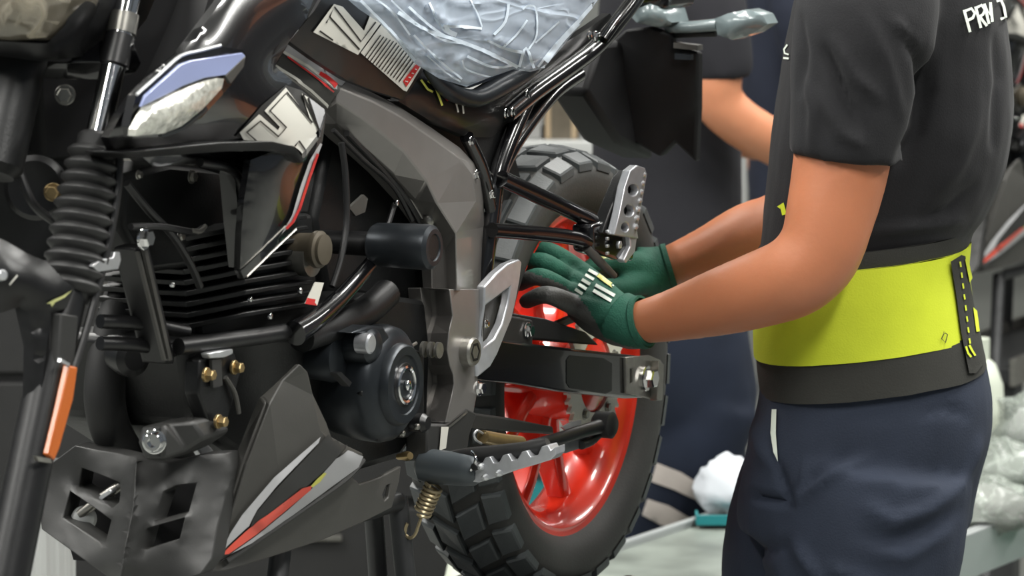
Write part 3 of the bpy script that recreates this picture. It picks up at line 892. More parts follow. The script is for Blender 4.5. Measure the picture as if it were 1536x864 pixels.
# turn signal set into the shroud
winker = panel('turn_signal', [(204, 143, .184), (238, 112, .188), (272, 84, .190), (330, 69, .188), (364, 75, .184), (373, 86, .182), (346, 128, .184), (303, 176, .184), (272, 196, .182), (240, 205, .180), (199, 207, .178), (194, 190, .180)], 'gloss_black', moto, thick=.010, bulge=.008, bw=12, grid=10)
wb = bvh_of(winker)
panel('signal_facet', [(219, 143, .195), (271, 97, .200), (286, 91, .200), (364, 79, .196), (369, 84, .195), (339, 113, .198), (308, 117, .199), (276, 129, .199), (251, 142, .198), (222, 156, .195), (212, 161, .193)], 'blue_reflection', winker, thick=.004, bevel=.0012)
panel('signal_facet', [(369, 84, .195), (366, 100, .194), (346, 126, .195), (338, 114, .198)], 'pan_grey', winker, thick=.004, bevel=.001)
lens = panel('signal_lens', [(224, 161, .197), (250, 146, .199), (274, 134, .200), (305, 122, .200), (325, 117, .199), (336, 118, .198), (333, 132, .198), (304, 164, .199), (273, 189, .198), (246, 200, .197), (204, 204, .192), (205, 194, .193)], 'clear_lens', winker, thick=.01, bulge=.008, bw=16, grid=8)
panel('lens_lip', [(240, 203, .195), (274, 192, .198), (304, 168, .199), (310, 160, .199), (312, 166, .198), (280, 194, .197), (246, 206, .194)], 'cover_black', winker, thick=.004)
tube('signal_lip', [P(205, 142, .188), P(240, 111, .192), (P(271, 84, .194)), P(300, 76, .194), P(331, 68, .192)], .0018, 'silver', winker, 6, 4)
# fin below
fin = panel('shroud_fin', [(376, 240, .150), (412, 226, .156), (440, 224, .160), (456, 238, .160), (480, 205, .152), (489, 172, .146), (484, 212, .146), (466, 262, .146), (452, 312, .144), (445, 340, .142), (420, 366, .140), (392, 392, .138), (366, 418, .134), (360, 404, .134), (362, 350, .140), (366, 300, .145)], 'gloss_black', moto, thick=.008, bulge=.008, bw=14, grid=7)
fnb = bvh_of(fin)
decal('fin_stripe', [(478, 214), (481, 216), (462, 264), (448, 312), (440, 332), (420, 350), (436, 322), (448, 280), (462, 240)], fin, 'decal_grey', fin, grid=6, off=.004, bvh=fnb)
decal('fin_stripe', stroke([(473, 230), (460, 268), (446, 312), (436, 332), (426, 342)], 4), fin, 'decal_red', fin, grid=5, off=.006, bvh=fnb)
tube('fin_edge', [P(444, 344, .150), P(410, 376, .147), P(370, 415, .142)], .0016, 'steel', fin, 6)
panel('shroud_ledge', [(185, 229, .165), (250, 222, .172), (330, 214, .178), (410, 212, .180), (444, 220, .178), (458, 240, .172), (452, 246, .168), (440, 232, .168), (400, 226, .168), (330, 228, .164), (250, 234, .160), (195, 238, .158)], 'satin_black', moto, thick=.05, bevel=.004)
panel('inner_shroud', [(210, 232, .112), (330, 226, .118), (430, 230, .120), (446, 250, .120), (440, 320, .116), (400, 372, .112), (366, 402, .110), (358, 330, .112), (352, 262, .112), (300, 246, .110), (230, 250, .106)], 'gloss_black', moto, thick=.02, bulge=.008, bw=20, grid=10)
tube('inner_rib', [P(300, 244, .124), P(346, 254, .126), P(362, 280, .126), (P(364, 330, .124)), P(362, 398, .122)], .005, 'satin_black', moto)
tube('inner_rib', [P(378, 262, .134), P(394, 254, .136), P(402, 262, .136)], .003, 'steel', moto, 6)

# ---------------- front fork (left leg; the right leg stands off to the other side)
def fork(sf):
    pr = []
    f0, f1, f2, f3, f4 = (P(200, -40, .10), P(143, 222, .10), P(104, 440, .10), P(86, 500, .10), P(-14, 980, .10))
    fx = lambda v: Vector((sf * v.x / .10, v.y, v.z))
    f0, f1, f2, f3, f4 = map(fx, (f0, f1, f2, f3, f4))
    tb = tube('fork_tube', [f0, f1], .0135, 'chrome', moto, 24)
    tb['label'] = 'chrome fork tube'
    ax_ = (f2 - f1); L = ax_.length
    prof = [(0, .022)]
    NR = 11
    for k in range(NR):
        t0 = L * (k + .08) / NR; dt = L / NR
        w = .0245 + .0045 * min(1, k / 4)
        prof += [(t0, w), (t0 + dt * .28, w + .0045), (t0 + dt * .45, w + .0045), (t0 + dt * .72, w), (t0 + dt * .9, w - .002)]
    prof += [(L, .024), (L + .01, .021)]
    lathe('fork_boot', f1, ax_, prof, 'rubber', moto, 36, sharp=60)['label'] = 'ribbed black rubber fork boot'
    lathe('boot_collar', f1, -ax_, [(-.004, .021), (.012, .021), (.016, .017), (.016, .014)], 'matte_black', moto, 28)
    tube('fork_slider', [f2 - ax_.normalized() * .01, f3, f4], [.022, .0225, .025], 'satin_black', moto, 24)
    return f0, f1, f2, f3, f4
fork(.10); fork(-.10)
lathe('tube_sleeve', P(180, 54, .10), P(170, 98, .10) - P(180, 54, .10), [(0, .0165), (.034, .0165), (.036, .0145)], 'satin_black', moto, 24)
lathe('upper_clamp', P(186, 26, .10), P(182, 48, .10) - P(186, 26, .10), [(-.004, .016), (.018, .016)], 'steel', moto, 24)
panel('lower_clamp', [(100, 92, .05), (140, 100, .08), (175, 92, .112), (200, 60, .118), (215, 95, .118), (205, 110, .11), (150, 122, .08), (100, 118, .04)], 'gloss_black', moto, thick=.06, bevel=.004)
tube('brake_hose', [P(180, 226, .128), P(176, 290, .13), P(166, 350, .13), P(150, 420, .128), P(128, 500, .126), P(110, 556, .124)], .0045, 'hose', moto, 10)
tube('brake_hose', [P(20, 230, .0), P(46, 300, .02), P(78, 330, .03), P(104, 346, .05)], .005, 'hose', moto, 10)
panel('hose_clip', [(139, 399, .133), (150, 390, .133), (170, 386, .133), (172, 378, .133), (180, 378, .133), (182, 390, .133), (178, 404, .133), (148, 408, .133)], 'silver', moto, thick=.006, bevel=.001)
# reflector on the slider
gd = panel('fork_guard', [(92, 470, .122), (118, 474, .124), (112, 545, .124), (78, 692, .122), (56, 690, .118), (88, 545, .120)], 'pan_dark', moto, thick=.014, bevel=.002)
rf = panel('side_reflector', [(104, 548, .130), (117, 551, .131), (110, 600, .131), (90, 672, .130), (82, 691, .129), (73, 682, .128), (88, 620, .129)], 'orange_lens', moto, thick=.008, bevel=.0016)
rf['label'] = 'orange side reflector on the fork leg'
panel('reflector_cap', [(92, 538, .130), (105, 545, .130), (104, 550, .130), (91, 543, .130)], 'silver', rf, thick=.004)
panel('reflector_foot', [(54, 684, .126), (76, 688, .128), (78, 695, .128), (58, 692, .126)], 'steel', rf, thick=.004)
# front mudguard stub with its little maker's mark
fend = panel('front_mudguard', [(-40, 340, .05), (10, 362, .075), (40, 380, .09), (70, 392, .105), (96, 420, .118), (112, 432, .122), (100, 462, .118), (78, 470, .112), (70, 520, .11), (56, 640, .108), (48, 640, .10), (50, 520, .10), (36, 458, .09), (0, 470, .07), (-40, 480, .04)],
             'satin_black', moto, thick=.012, bulge=.012, bw=20, grid=10)
fb = bvh_of(fend)
decal('mudguard_mark', [(69, 455), (80, 449), (92, 444), (107, 435), (96, 446), (82, 453), (77, 460), (75, 455)], fend, 'mark_pale', fend, grid=3, off=.002, bvh=fb)
decal('mudguard_mark', stroke([(14, 427), (20, 420), (26, 413)], 2.5), fend, 'decal_white', fend, grid=4, off=.002, bvh=fb)
lathe('mudguard_screw', P(2, 413, .084), (1, -.6, .3), [(-.004, .006), (.003, .006), (.005, .004)], 'silver', moto, 12)

# ---------------- headlight and its cowl
hl = panel('headlight', [(-120, -60, -1.40), (40, -70, -1.38), (118, -40, -1.34), (112, 0, -1.34), (98, 30, -1.34), (70, 60, -1.35), (20, 62, -1.37), (-40, 58, -1.39), (-120, 40, -1.40)], 'lamp_lens', moto, axis='b', thick=.05, bulge=.025, bw=50, grid=12)
hl['label'] = 'clear headlight lens under protective film'
hb = bvh_of(hl)
panel('headlight_film', [(-110, -50, -1.44), (40, -60, -1.42), (112, -30, -1.38), (106, 0, -1.38), (94, 28, -1.38), (68, 56, -1.385), (20, 60, -1.40), (-40, 56, -1.42), (-110, 40, -1.44)], 'lamp_film', hl, axis='b', thick=.001, bulge=.025, bw=50, grid=12, disp=lambda x, y: -.008 * abs(noise.noise(Vector((x * .05, y * .03, 4)))))
panel('headlight_cowl', [(-120, 56, -1.40), (0, 62, -1.38), (70, 66, -1.36), (96, 40, -1.34), (114, 0, -1.33), (120, -60, -1.32), (165, -60, -1.26), (150, 20, -1.27), (120, 70, -1.29), (98, 88, -1.31), (60, 92, -1.34), (0, 84, -1.36), (-120, 84, -1.38)], 'satin_black', moto, axis='b', thick=.06, bulge=.012, bw=14, grid=10)
panel('cowl_bracket', [(90, 108, -1.24), (130, 80, -1.22), (180, 45, -1.18), (196, 52, -1.17), (150, 92, -1.20), (100, 116, -1.24)], 'gloss_black', moto, axis='b', thick=.02, bevel=.004)
panel('cowl_bracket', [(164, 60, -1.20), (175, 10, -1.20), (205, -40, -1.2), (235, -40, -1.16), (206, 30, -1.16), (180, 62, -1.17)], 'satin_black', moto, axis='b', thick=.02, bevel=.004)
panel('cowl_side', [(120, 50, -1.26), (150, 0, -1.25), (170, -50, -1.24), (200, -50, -1.2), (176, 10, -1.2), (160, 62, -1.2)], 'gloss_black', moto, axis='b', thick=.02, bevel=.004)
tube('cowl_edge', [Q(92, 110, -1.245), Q(130, 96, -1.235), Q(160, 80, -1.22)], .0022, 'pan_grey', moto, 6)
tube('cowl_edge', [Q(168, 30, -1.215), Q(182, 10, -1.215), Q(195, -8, -1.215)], .0018, 'steel', moto, 6)
panel('clamp_tab', [(170, 58, -1.22), (185, 48, -1.22), (190, 54, -1.22), (176, 64, -1.22)], 'silver', moto, axis='b', thick=.01, bevel=.002)
panel('steering_head', [(40, -80, -.01), (340, -80, .03), (312, 40, .03), (240, 112, .02), (190, 180, .01), (170, 240, .0), (60, 240, -.02)], 'carrier_black', moto, thick=.1, bevel=.01)
lathe('steering_stem', P(40, 40, 0.0), P(20, 130, 0.0) - P(40, 40, 0.0), [(-.1, .03), (.16, .03), (.17, .022)], 'engine_black', moto, 24)
bolt('clamp_bolt', P(98, 142, .02), (.4, -1, 0), .0085, .01, 'steel', moto)
bolt('horn_bolt', P(80, 288, .03), (.4, -1, 0), .0075, .012, 'brass', moto)
lathe('horn', P(58, 280, .0), (.3, -1, 0), [(-.02, .02), (0, .034), (.012, .036), (.016, .03), (.014, .012)], 'satin_black', moto, 28)
panel('radiator_shell', [(-60, 110, -.06), (60, 110, -.05), (110, 120, -.03), (120, 240, -.03), (110, 380, -.03), (40, 400, -.05), (-60, 400, -.08)], 'engine_black', moto, thick=.03, bevel=.004)

# ---------------- engine
panel('crankcase', [(272, 512, .05), (330, 505, .08), (440, 498, .10), (500, 470, .12), (560, 440, .12), (640, 450, .118), (648, 520, .118), (644, 630, .118), (600, 690, .11), (500, 720, .08), (380, 700, .06), (290, 640, .04)], 'engine_black', moto, thick=.20, bevel=.01)
head = panel('cylinder_head', [(186, 262, .02), (250, 244, .04), (330, 252, .05), (352, 300, .06), (345, 372, .06), (300, 400, .05), (220, 410, .03), (180, 340, .01)], 'engine_black', moto, thick=.13, bevel=.008)
for k in range(9):
    t = k / 8
    y0 = 330 + 130 * t; x0 = 330 + 12 * t
    panel('cooling_fin', [(x0 - 60, y0 + 26, .04), (x0 + 30, y0 + 8, .088), (x0 + 130, y0 - 8, .100), (x0 + 132, y0 - 2, .100), (x0 + 30, y0 + 15, .088), (x0 - 58, y0 + 34, .04)], 'engine_black', moto, thick=.12, bevel=.001)
panel('cylinder_barrel', [(285, 330, .03), (380, 318, .075), (470, 320, .09), (480, 490, .09), (400, 500, .075), (300, 510, .04)], 'engine_black', moto, thick=.1, bevel=.006)
panel('air_box', [(498, 190, .055), (520, 200, .06), (600, 262, .075), (660, 340, .09), (664, 440, .09), (640, 470, .085), (560, 450, .075), (490, 440, .06), (470, 330, .055)], 'engine_black', moto, thick=.12, bevel=.01)
panel('battery_box', [(560, 140, .06), (640, 168, .07), (736, 205, .07), (728, 330, .07), (660, 300, .07), (600, 230, .06)], 'engine_black', moto, thick=.13, bevel=.006)
panel('inner_fender', [(720, 260, .03), (770, 210, .03), (800, 330, .03), (790, 420, .03), (740, 470, .03)], 'matte_black', moto, thick=.06, bevel=.01)
lathe('intake_cap', P(474, 374, .118), X, [(-.03, .018), (-.005, .019), (0, .022), (.006, .022), (.008, .018), (.012, .018), (.014, .010)], 'beige_metal', moto, 32)
lathe('intake_neck', P(456, 384, .10), X, [(-.03, .022), (.012, .024)], 'steel', moto, 24)
panel('cap_clip', [(524, 312, .11), (546, 292, .112), (552, 298, .112), (548, 318, .112), (534, 324, .11)], 'pan_grey', moto, thick=.004)
bolt('head_bolt', P(215, 357, .082), X, .010, .010, 'chrome', moto)
bolt('head_bolt', P(287, 265, .056), X, .006, .006, 'steel', moto)
bolt('head_bolt', P(207, 262, .045), X, .004, .005, 'steel', moto)
bolt('head_bolt', P(270, 354, .075), X, .005, .005, 'steel', moto)
tube('head_wire', [P(196, 340, .08), P(240, 340, .085), P(290, 348, .085), P(304, 342, .085)], .004, 'hose', moto, 8)
tube('head_wire', [P(190, 275, .075), P(225, 318, .08), P(258, 352, .082), P(285, 395, .08), P(300, 430, .08)], .0045, 'hose', moto, 8)
tube('wire_tip', [P(288, 346, .088), P(300, 347, .09), P(308, 339, .09)], .0028, 'steel', moto, 8)
# down tube with grooves
dt = panel('down_tube', [(204, 372, .07), (224, 366, .074), (263, 535, .076), (262, 546, .076), (248, 546, .072)], 'satin_black', moto, thick=.03, bevel=.003)
panel('tube_groove', [(216, 375, .0775), (221, 375, .0775), (259, 540, .0795), (254, 541, .0795)], 'pan_grey', dt, thick=.004)
panel('tube_groove', [(207, 378, .0755), (210, 377, .0755), (250, 541, .0775), (247, 541, .0775)], 'pan_grey', dt, thick=.004)
# exhaust header
tube('exhaust_header', [P(x, y, -.06) for x, y in ((232, 370), (200, 412), (176, 480), (160, 550), (158, 610), (176, 665), (215, 710), (300, 760))], .024, 'matte_black', moto, 24)
tube('lower_pipe', [Q(120, 772, -1.07), Q(160, 742, -1.065), Q(190, 722, -1.06)], .006, 'steel', moto, 18)
panel('pipe_clamp', [(146, 746, -1.085), (166, 733, -1.085), (170, 738, -1.085), (150, 752, -1.085)], 'silver', moto, axis='b', thick=.01, bevel=.003)
lathe('oil_filter_cap', Q(126, 778, -1.065), (.6, -1, .2), [(-.01, .012), (0, .015), (.006, .012), (.009, .004)], 'post_grey', moto, 24)
tube('engine_bar', [P(150, 482, .03), P(215, 486, .05), P(280, 498, .07)], .008, 'satin_black', moto)
tube('engine_bar', [P(150, 515, .03), P(200, 517, .045), P(262, 525, .06)], .008, 'satin_black', moto)
lathe('pipe_flange', P(190, 535, -.01), (.9, -.5, 0), [(-.02, .018), (0, .022), (.014, .022), (.02, .014)], 'satin_black', moto, 24)
tube('cradle_tube', [P(268, 520, .085), P(330, 512, .10), P(400, 503, .112), P(480, 488, .12)], .010, 'satin_black', moto)
tube('clutch_pipe', [P(442, 500, .128), P(470, 482, .130), P(505, 452, .130), P(540, 414, .130), P(572, 374, .130)], [.015, .013, .011, .0095, .007], 'gloss_black', moto, 18)
tube('clutch_elbow', [P(452, 506, .118), P(500, 490, .122), P(545, 470, .122), P(580, 440, .12)], .018, 'engine_black', moto, 18)
tag_ = panel('cable_tag', [(473, 423, .132), (486, 424, .132), (476, 458, .132), (458, 455, .132)], 'decal_white', moto, thick=.001)
decal('tag_print', [(461, 447), (479, 450), (476, 458), (458, 455)], tag_, 'decal_red', tag_, off=.001)
tube('throttle_cable', [P(512, 214, .118), P(518, 260, .12), P(520, 330, .122), P(512, 385, .124), P(498, 430, .124)], .004, 'hose', moto, 10)
tube('throttle_cable', [P(520, 200, .105), P(575, 258, .108), P(610, 300, .112), P(630, 335, .112)], .004, 'hose', moto, 10)
tube('throttle_cable', [P(500, 195, .105), P(545, 240, .108), P(590, 280, .11), P(618, 330, .112)], .003, 'hose', moto, 10)
for px_, py_, r in [(447, 436, .004), (402, 474, .004), (372, 449, .003), (255, 427, .003), (592, 304, .004)]:
    bolt('case_screw', P(px_, py_, .122), X, r, .005, 'chrome', moto, washer=False)
# engine mount
mt = panel('engine_mount', [(300, 540, .098), (320, 530, .10), (352, 528, .104), (362, 560, .104), (340, 640, .102), (318, 646, .10), (298, 590, .098)], 'engine_black', moto, thick=.02, bevel=.003)
panel('mount_tab', [(313, 530, .108), (330, 526, .110), (350, 523, .110), (351, 531, .110), (338, 537, .110), (316, 538, .108)], 'silver', mt, thick=.012, bevel=.002)
panel('mount_strip', [(318, 540, .106), (332, 539, .107), (334, 578, .107), (320, 582, .106)], 'pan_dark', mt, thick=.004)
for px_, py_ in [(308, 562), (350, 551), (326, 632)]:
    bolt('mount_bolt', P(px_, py_, .106), X, .0062, .012, 'brass', mt)
tube('drain_hose', [P(338, 566, .105), P(352, 590, .108), P(358, 620, .108)], .003, 'pan_grey', moto, 8)
# generator cover
gc = P(560, 574, .135)
gen = lathe('generator_cover', gc, X, [(-.06, .060), (-.01, .070), (.012, .071), (.024, .068), (.031, .060), (.034, .050), (.041, .0485), (.044, .046), (.044, .036), (.042, .035), (.042, .026)], 'cover_black', moto, 56, sharp=50)
gen['label'] = 'round black generator cover'
lathe('cover_cap', gc, X, [(.038, .027), (.042, .027), (.043, .026)], 'engine_black', gen, 40)
lathe('cap_ring', gc, X, [(.041, .0235), (.046, .0235), (.047, .021), (.046, .0185), (.043, .018)], 'chrome', gen, 40)
lathe('cap_disc', gc, X, [(.040, .018), (.044, .0175)], 'cover_black', gen, 32)
bolt('cap_screw', gc + X * .043, X, .0065, .006, 'chrome', gen, washer=False)
lathe('cover_boss', P(553, 517, .158), X, [(-.04, .024), (.004, .022), (.010, .016), (.012, .010)], 'cover_black', gen, 32)
lathe('boss_plug', P(549, 515, .164), X, [(-.01, .0125), (.006, .0125), (.008, .010)], 'alu', gen, 20)
panel('cover_bridge', [(528, 500, .160), (556, 488, .164), (576, 490, .166), (590, 512, .166), (598, 540, .160), (580, 534, .162), (562, 524, .164), (545, 500, .162)], 'cover_black', gen, thick=.03, bevel=.006)
lathe('starter_cover', P(506, 536, .128), X, [(-.05, .026), (-.004, .030), (.004, .028), (.006, .02)], 'cover_black', gen, 36)
panel('cover_rim', [(505, 560, .15), (512, 558, .152), (528, 574, .156), (524, 580, .156)], 'engine_black', gen, thick=.01)
for a_ in range(5):
    a = rad(50 + 66 * a_)
    bolt('cover_screw', gc + Vector((.014, .066 * math.cos(a), .066 * math.sin(a))), X, .0045, .008, 'engine_black', gen, washer=False)
tube('cover_pipe', [P(596, 531, .165), P(612, 522, .16), P(624, 515, .155)], .0022, 'steel', moto, 8)
panel('sprocket_cover', [(596, 540, .14), (618, 520, .14), (640, 530, .14), (640, 640, .138), (612, 660, .138), (600, 640, .14)], 'engine_black', moto, thick=.04, bevel=.008)
for k in range(3): lathe('spindle_ring', P(634 + 2 * k, 524, .145), X, [(k * .008, .010), (k * .008 + .004, .010)], 'steel', moto, 20)
lathe('lever_knob', P(629, 634, .15), X, [(-.02, .011), (.006, .012), (.012, .008)], 'satin_black', moto, 20)
for px_, py_ in [(586, 634), (600, 650), (622, 640)]: bolt('case_screw', P(px_, py_, .16), X, .004, .006, 'steel', moto, washer=False)
lathe('copper_fitting', P(612, 684, .135), (1, -.5, .2), [(-.02, .004), (.0, .006), (.005, .0045)], 'brass', moto, 16)
# crash bobbin
bc = P(645, 371, .205)
bob = lathe('crash_bobbin', bc, X, [(-.075, .0235), (-.07, .026), (-.004, .0275), (.002, .0265), (.006, .022), (.006, .0165), (.004, .0155)], 'cover_black', moto, 40)
lathe('bobbin_bore', bc, X, [(-.03, .0148), (.0045, .0148)], 'engine_black', bob, 24)
lathe('bobbin_stem', bc, X, [(-.15, .014), (-.07, .015)], 'satin_black', bob, 24)
tube('bobbin_pin', [P(592, 306, .12), P(586, 325, .122), P(578, 350, .125)], .0035, 'satin_black', moto, 8)
lathe('bobbin_nut', P(648, 330, .125), X, [(-.01, .012), (.004, .012)], 'steel', moto, 6)

# ---------------- belly pan
wing_o = [(450, 546, .150), (462, 558, .152), (470, 592, .154), (490, 634, .158), (497, 655, .160), (520, 668, .160), (545, 680, .160), (542, 700, .156), (520, 716, .152), (470, 752, .142), (400, 800, .124), (352, 832, .108), (328, 842, .098), (316, 836, .095), (322, 790, .092), (340, 732, .094), (366, 668, .104), (388, 612, .118), (396, 596, .124), (424, 571, .136)]
wing = panel('belly_wing', wing_o, 'pan_grey', moto, thick=.006, sharp=9, bevel=.0015,
             lines=[[(404, 606, .134), (372, 690, .122), (344, 780, .108), (330, 816, .101)], [(480, 646, .161), (420, 720, .144), (372, 786, .120)], [(512, 680, .166), (450, 734, .152), (392, 784, .130)]])
wing['label'] = 'grey belly pan wing with red and white stripes'
wgb = bvh_of(wing)
DW = lambda n, o, m_, **k: decal(n, o, wing, m_, wing, grid=7, bvh=wgb, **k)
DW('wing_stripe', [(479, 655), (476, 664), (420, 722), (385, 764), (372, 788), (340, 818), (329, 832), (344, 800), (362, 772), (410, 716)], 'decal_grey', off=0.0038)
DW('wing_stripe', [(500, 640), (476, 668), (420, 726), (384, 768), (374, 790), (395, 778), (440, 744), (478, 712), (500, 690), (520, 668)], 'pan_dark', off=0.0034)
DW('wing_stripe', [(466, 727), (452, 732), (410, 764), (372, 792), (348, 814), (330, 832), (342, 830), (384, 800), (430, 762), (464, 734)], 'decal_coral', off=0.0040)
DW('wing_stripe', [(484, 708), (474, 717), (464, 728), (467, 730), (478, 722), (488, 709)], 'decal_yellow', off=0.0040)
DW('wing_stripe', [(543, 684), (520, 676), (502, 688), (480, 712), (466, 732), (430, 764), (384, 802), (345, 830), (380, 812), (440, 770), (500, 726), (536, 700)], 'decal_grey', off=0.0036)  # lower silver facet; the light on its upward tilt is painted as brighter grey
low = panel('belly_side', [(524, 712, .140), (540, 726, .142), (570, 716, .144), (602, 699, .146), (599, 722, .146), (588, 762, .144), (540, 786, .138), (480, 812, .128), (400, 838, .112), (340, 856, .10), (312, 858, .092), (330, 843, .094), (400, 800, .114), (470, 752, .132)], 'pan_grey', moto, thick=.006, bevel=.0015,
            holes=[[(574, 742, .145), (580, 728, .145), (586, 726, .145), (583, 746, .145), (577, 752, .145)]])
low['label'] = 'lower grey side of the belly pan'
tube('pan_lip', [P(545, 690, .158), P(520, 718, .154), P(470, 754, .144), P(400, 802, .126), P(340, 842, .104)], .0035, 'pan_dark', moto, 8)
pf = -1.02
front_o = [(46, 690, -1.045), (78, 694, -1.065), (112, 668, -1.065), (140, 674, -1.065), (176, 680, -1.075), (214, 690, -1.095), (252, 694, -1.085), (300, 682, -1.065), (338, 680, -1.035), (352, 700, -1.030), (340, 740, -1.050), (326, 790, -1.075), (318, 838, -1.095), (300, 862, -1.115), (240, 880, -1.135), (180, 880, -1.155), (160, 864, -1.145), (120, 836, -1.125), (62, 794, -1.085), (58, 740, -1.065)]
holes = [[(123, 702, -1.065), (180, 724, -1.095), (180, 752, -1.105), (168, 762, -1.105), (118, 730, -1.065)],
         [(105, 737, -1.075), (167, 780, -1.115), (157, 818, -1.125), (95, 777, -1.085)],
         [(245, 738, -1.105), (264, 728, -1.095), (294, 725, -1.075), (282, 768, -1.095), (230, 782, -1.125)],
         [(219, 793, -1.135), (277, 776, -1.105), (269, 808, -1.115), (210, 826, -1.145)]]
grille = panel('belly_front', front_o, 'pan_dark', moto, axis='b', thick=.03, holes=holes, grid=9, lines=[[(205, 692, -1.110), (200, 760, -1.150), (186, 830, -1.175), (180, 870, -1.185)]], sharp=40, bevel=.002)
grille['label'] = 'black belly pan front with four openings'
panel('pan_mount', [(212, 640, -1.135), (250, 634, -1.125), (290, 632, -1.105), (306, 658, -1.095), (280, 676, -1.110), (245, 692, -1.135), (216, 688, -1.145), (206, 664, -1.145)], 'pan_dark', moto, axis='b', thick=.06, bevel=.004, lines=[[(248, 636, -1.150), (246, 690, -1.155)]], sharp=10)
bolt('pan_bolt', Q(232, 662, -1.153), (0.25, -1, 0), .0105, .010, 'chrome', moto, socket=True)
panel('pan_hook', [(294, 668, .062), (304, 658, .066), (318, 672, .07), (330, 690, .072), (318, 696, .07), (306, 690, .066)], 'silver', moto, thick=.01, bevel=.002)
panel('pan_inner', [(70, 690, -1.0), (330, 690, -.97), (320, 856, -1.0), (110, 840, -1.03)], 'carrier_black', moto, axis='b', thick=.02)

# ---------------- tail: number plate carrier, tail lamp, turn signal
tb_ = P(960, 120, 0.0).y
carrier = panel('plate_carrier', [(903, 76, tb_), (938, 44, tb_), (975, 40, tb_), (1006, 52, tb_ + .02), (1010, 70, tb_ + .03), (1047, 78, tb_ + .05), (1047, 160, tb_ + .08), (1043, 244, tb_ + .10), (1012, 214, tb_ + .08), (990, 236, tb_ + .06), (950, 214, tb_ + .04), (905, 160, tb_ + .01), (872, 120, tb_ - .02)],
                'carrier_black', moto, axis='b', thick=.02, bevel=.004, grid=20, bulge=.01, bw=60)
carrier['label'] = 'matte black number plate carrier under the tail'
panel('carrier_slot', [(1012, 80, tb_ + .02), (1036, 82, tb_ + .03), (1036, 90, tb_ + .03), (1012, 89, tb_ + .02)], 'cover_black', carrier, axis='b', thick=.01)
panel('carrier_slot', [(902, 82, tb_ - .03), (916, 84, tb_ - .03), (915, 89, tb_ - .03), (903, 87, tb_ - .03)], 'cover_black', carrier, axis='b', thick=.01)
panel('carrier_slot', [(1010, 64, tb_ + .02), (1046, 68, tb_ + .04), (1046, 76, tb_ + .04), (1010, 72, tb_ + .02)], 'pan_grey', carrier, axis='b', thick=.02)
panel('tail_lamp', [(940, 18, tb_ - .02), (975, 6, tb_ - .02), (1002, 14, tb_), (1008, 34, tb_), (990, 42, tb_), (955, 34, tb_ - .02)], 'signal_grey', moto, axis='b', thick=.06, bulge=.01, bw=10, grid=8)
panel('tail_cowl', [(930, -40, tb_ - .05), (1000, -50, tb_ - .02), (1008, -10, tb_), (1000, 16, tb_ - .01), (965, 8, tb_ - .02), (938, 16, tb_ - .04)], 'gloss_black', moto, axis='b', thick=.1, bevel=.008)
st0 = tb_ + .03
tail_sig = tube('rear_turn_signal', [Q(1000, 42, st0), Q(1040, 40, st0), Q(1076, 37, st0)], [.008, .0085, .009], 'signal_grey', moto, 16)
panel('signal_body', [(1072, 28, st0 - .01), (1092, 20, st0 - .015), (1122, 14, st0 - .02), (1144, 22, st0 - .02), (1151, 36, st0 - .02), (1130, 50, st0 - .015), (1098, 60, st0 - .01), (1076, 52, st0 - .01)], 'signal_grey', tail_sig, axis='b', thick=.04, bulge=.014, bw=14, grid=6)
tube('stem_collar', [Q(1000, 52, st0 + .01), Q(1040, 50, st0 + .01), Q(1074, 49, st0 + .01)], .006, 'matte_black', tail_sig, 12)
panel('rear_hugger', [(905, 62, -.02), (935, 60, -.03), (985, 240, -.03), (930, 215, -.02), (880, 140, -.02)], 'carrier_black', moto, thick=.06, bevel=.01)

# ---------------- crumpled clear film over the seat (a thing of its own, laid on the motorcycle)
def crumple(x, y):
    u = (x * .9 + y * .43) * .003; w_ = (-x * .43 + y * .9) * .024        # long creases run from the tank down to the tail
    q = Vector((u, w_, 1.7)); k = noise.noise(Vector((x * .008, y * .008, 5))) * .9
    r1 = 1 - abs(noise.noise(q + Vector((0, k, 0)))) * 3.4; r2 = 1 - abs(noise.noise(q * 2.1 + Vector((4, k * 2, 0)))) * 3.0
    return .006 * max(0, r1) ** 4 + .0035 * max(0, r2) ** 4
film = panel('clear_film', [(508, -80, .146), (512, -10, .150), (540, 14, .152), (570, 34, .154), (596, 62, .150), (624, 96, .146), (660, 118, .146), (700, 130, .146), (730, 118, .146), (770, 104, .148), (796, 108, .150), (816, 102, .148), (842, 72, .146), (870, 38, .144), (898, -2, .14), (930, -70, .12), (900, -130, .11), (700, -150, .11), (540, -130, .12)],
             'seat_film', None, thick=.001, bulge=.034, bw=40, grid=7, disp=crumple, sharp=80)
film.matrix_world = B2W @ Matrix.Translation(ORG[film])
tag(film, 'crumpled clear plastic film wrapped over the motorcycle seat', 'plastic film')
flb = bvh_of(film)
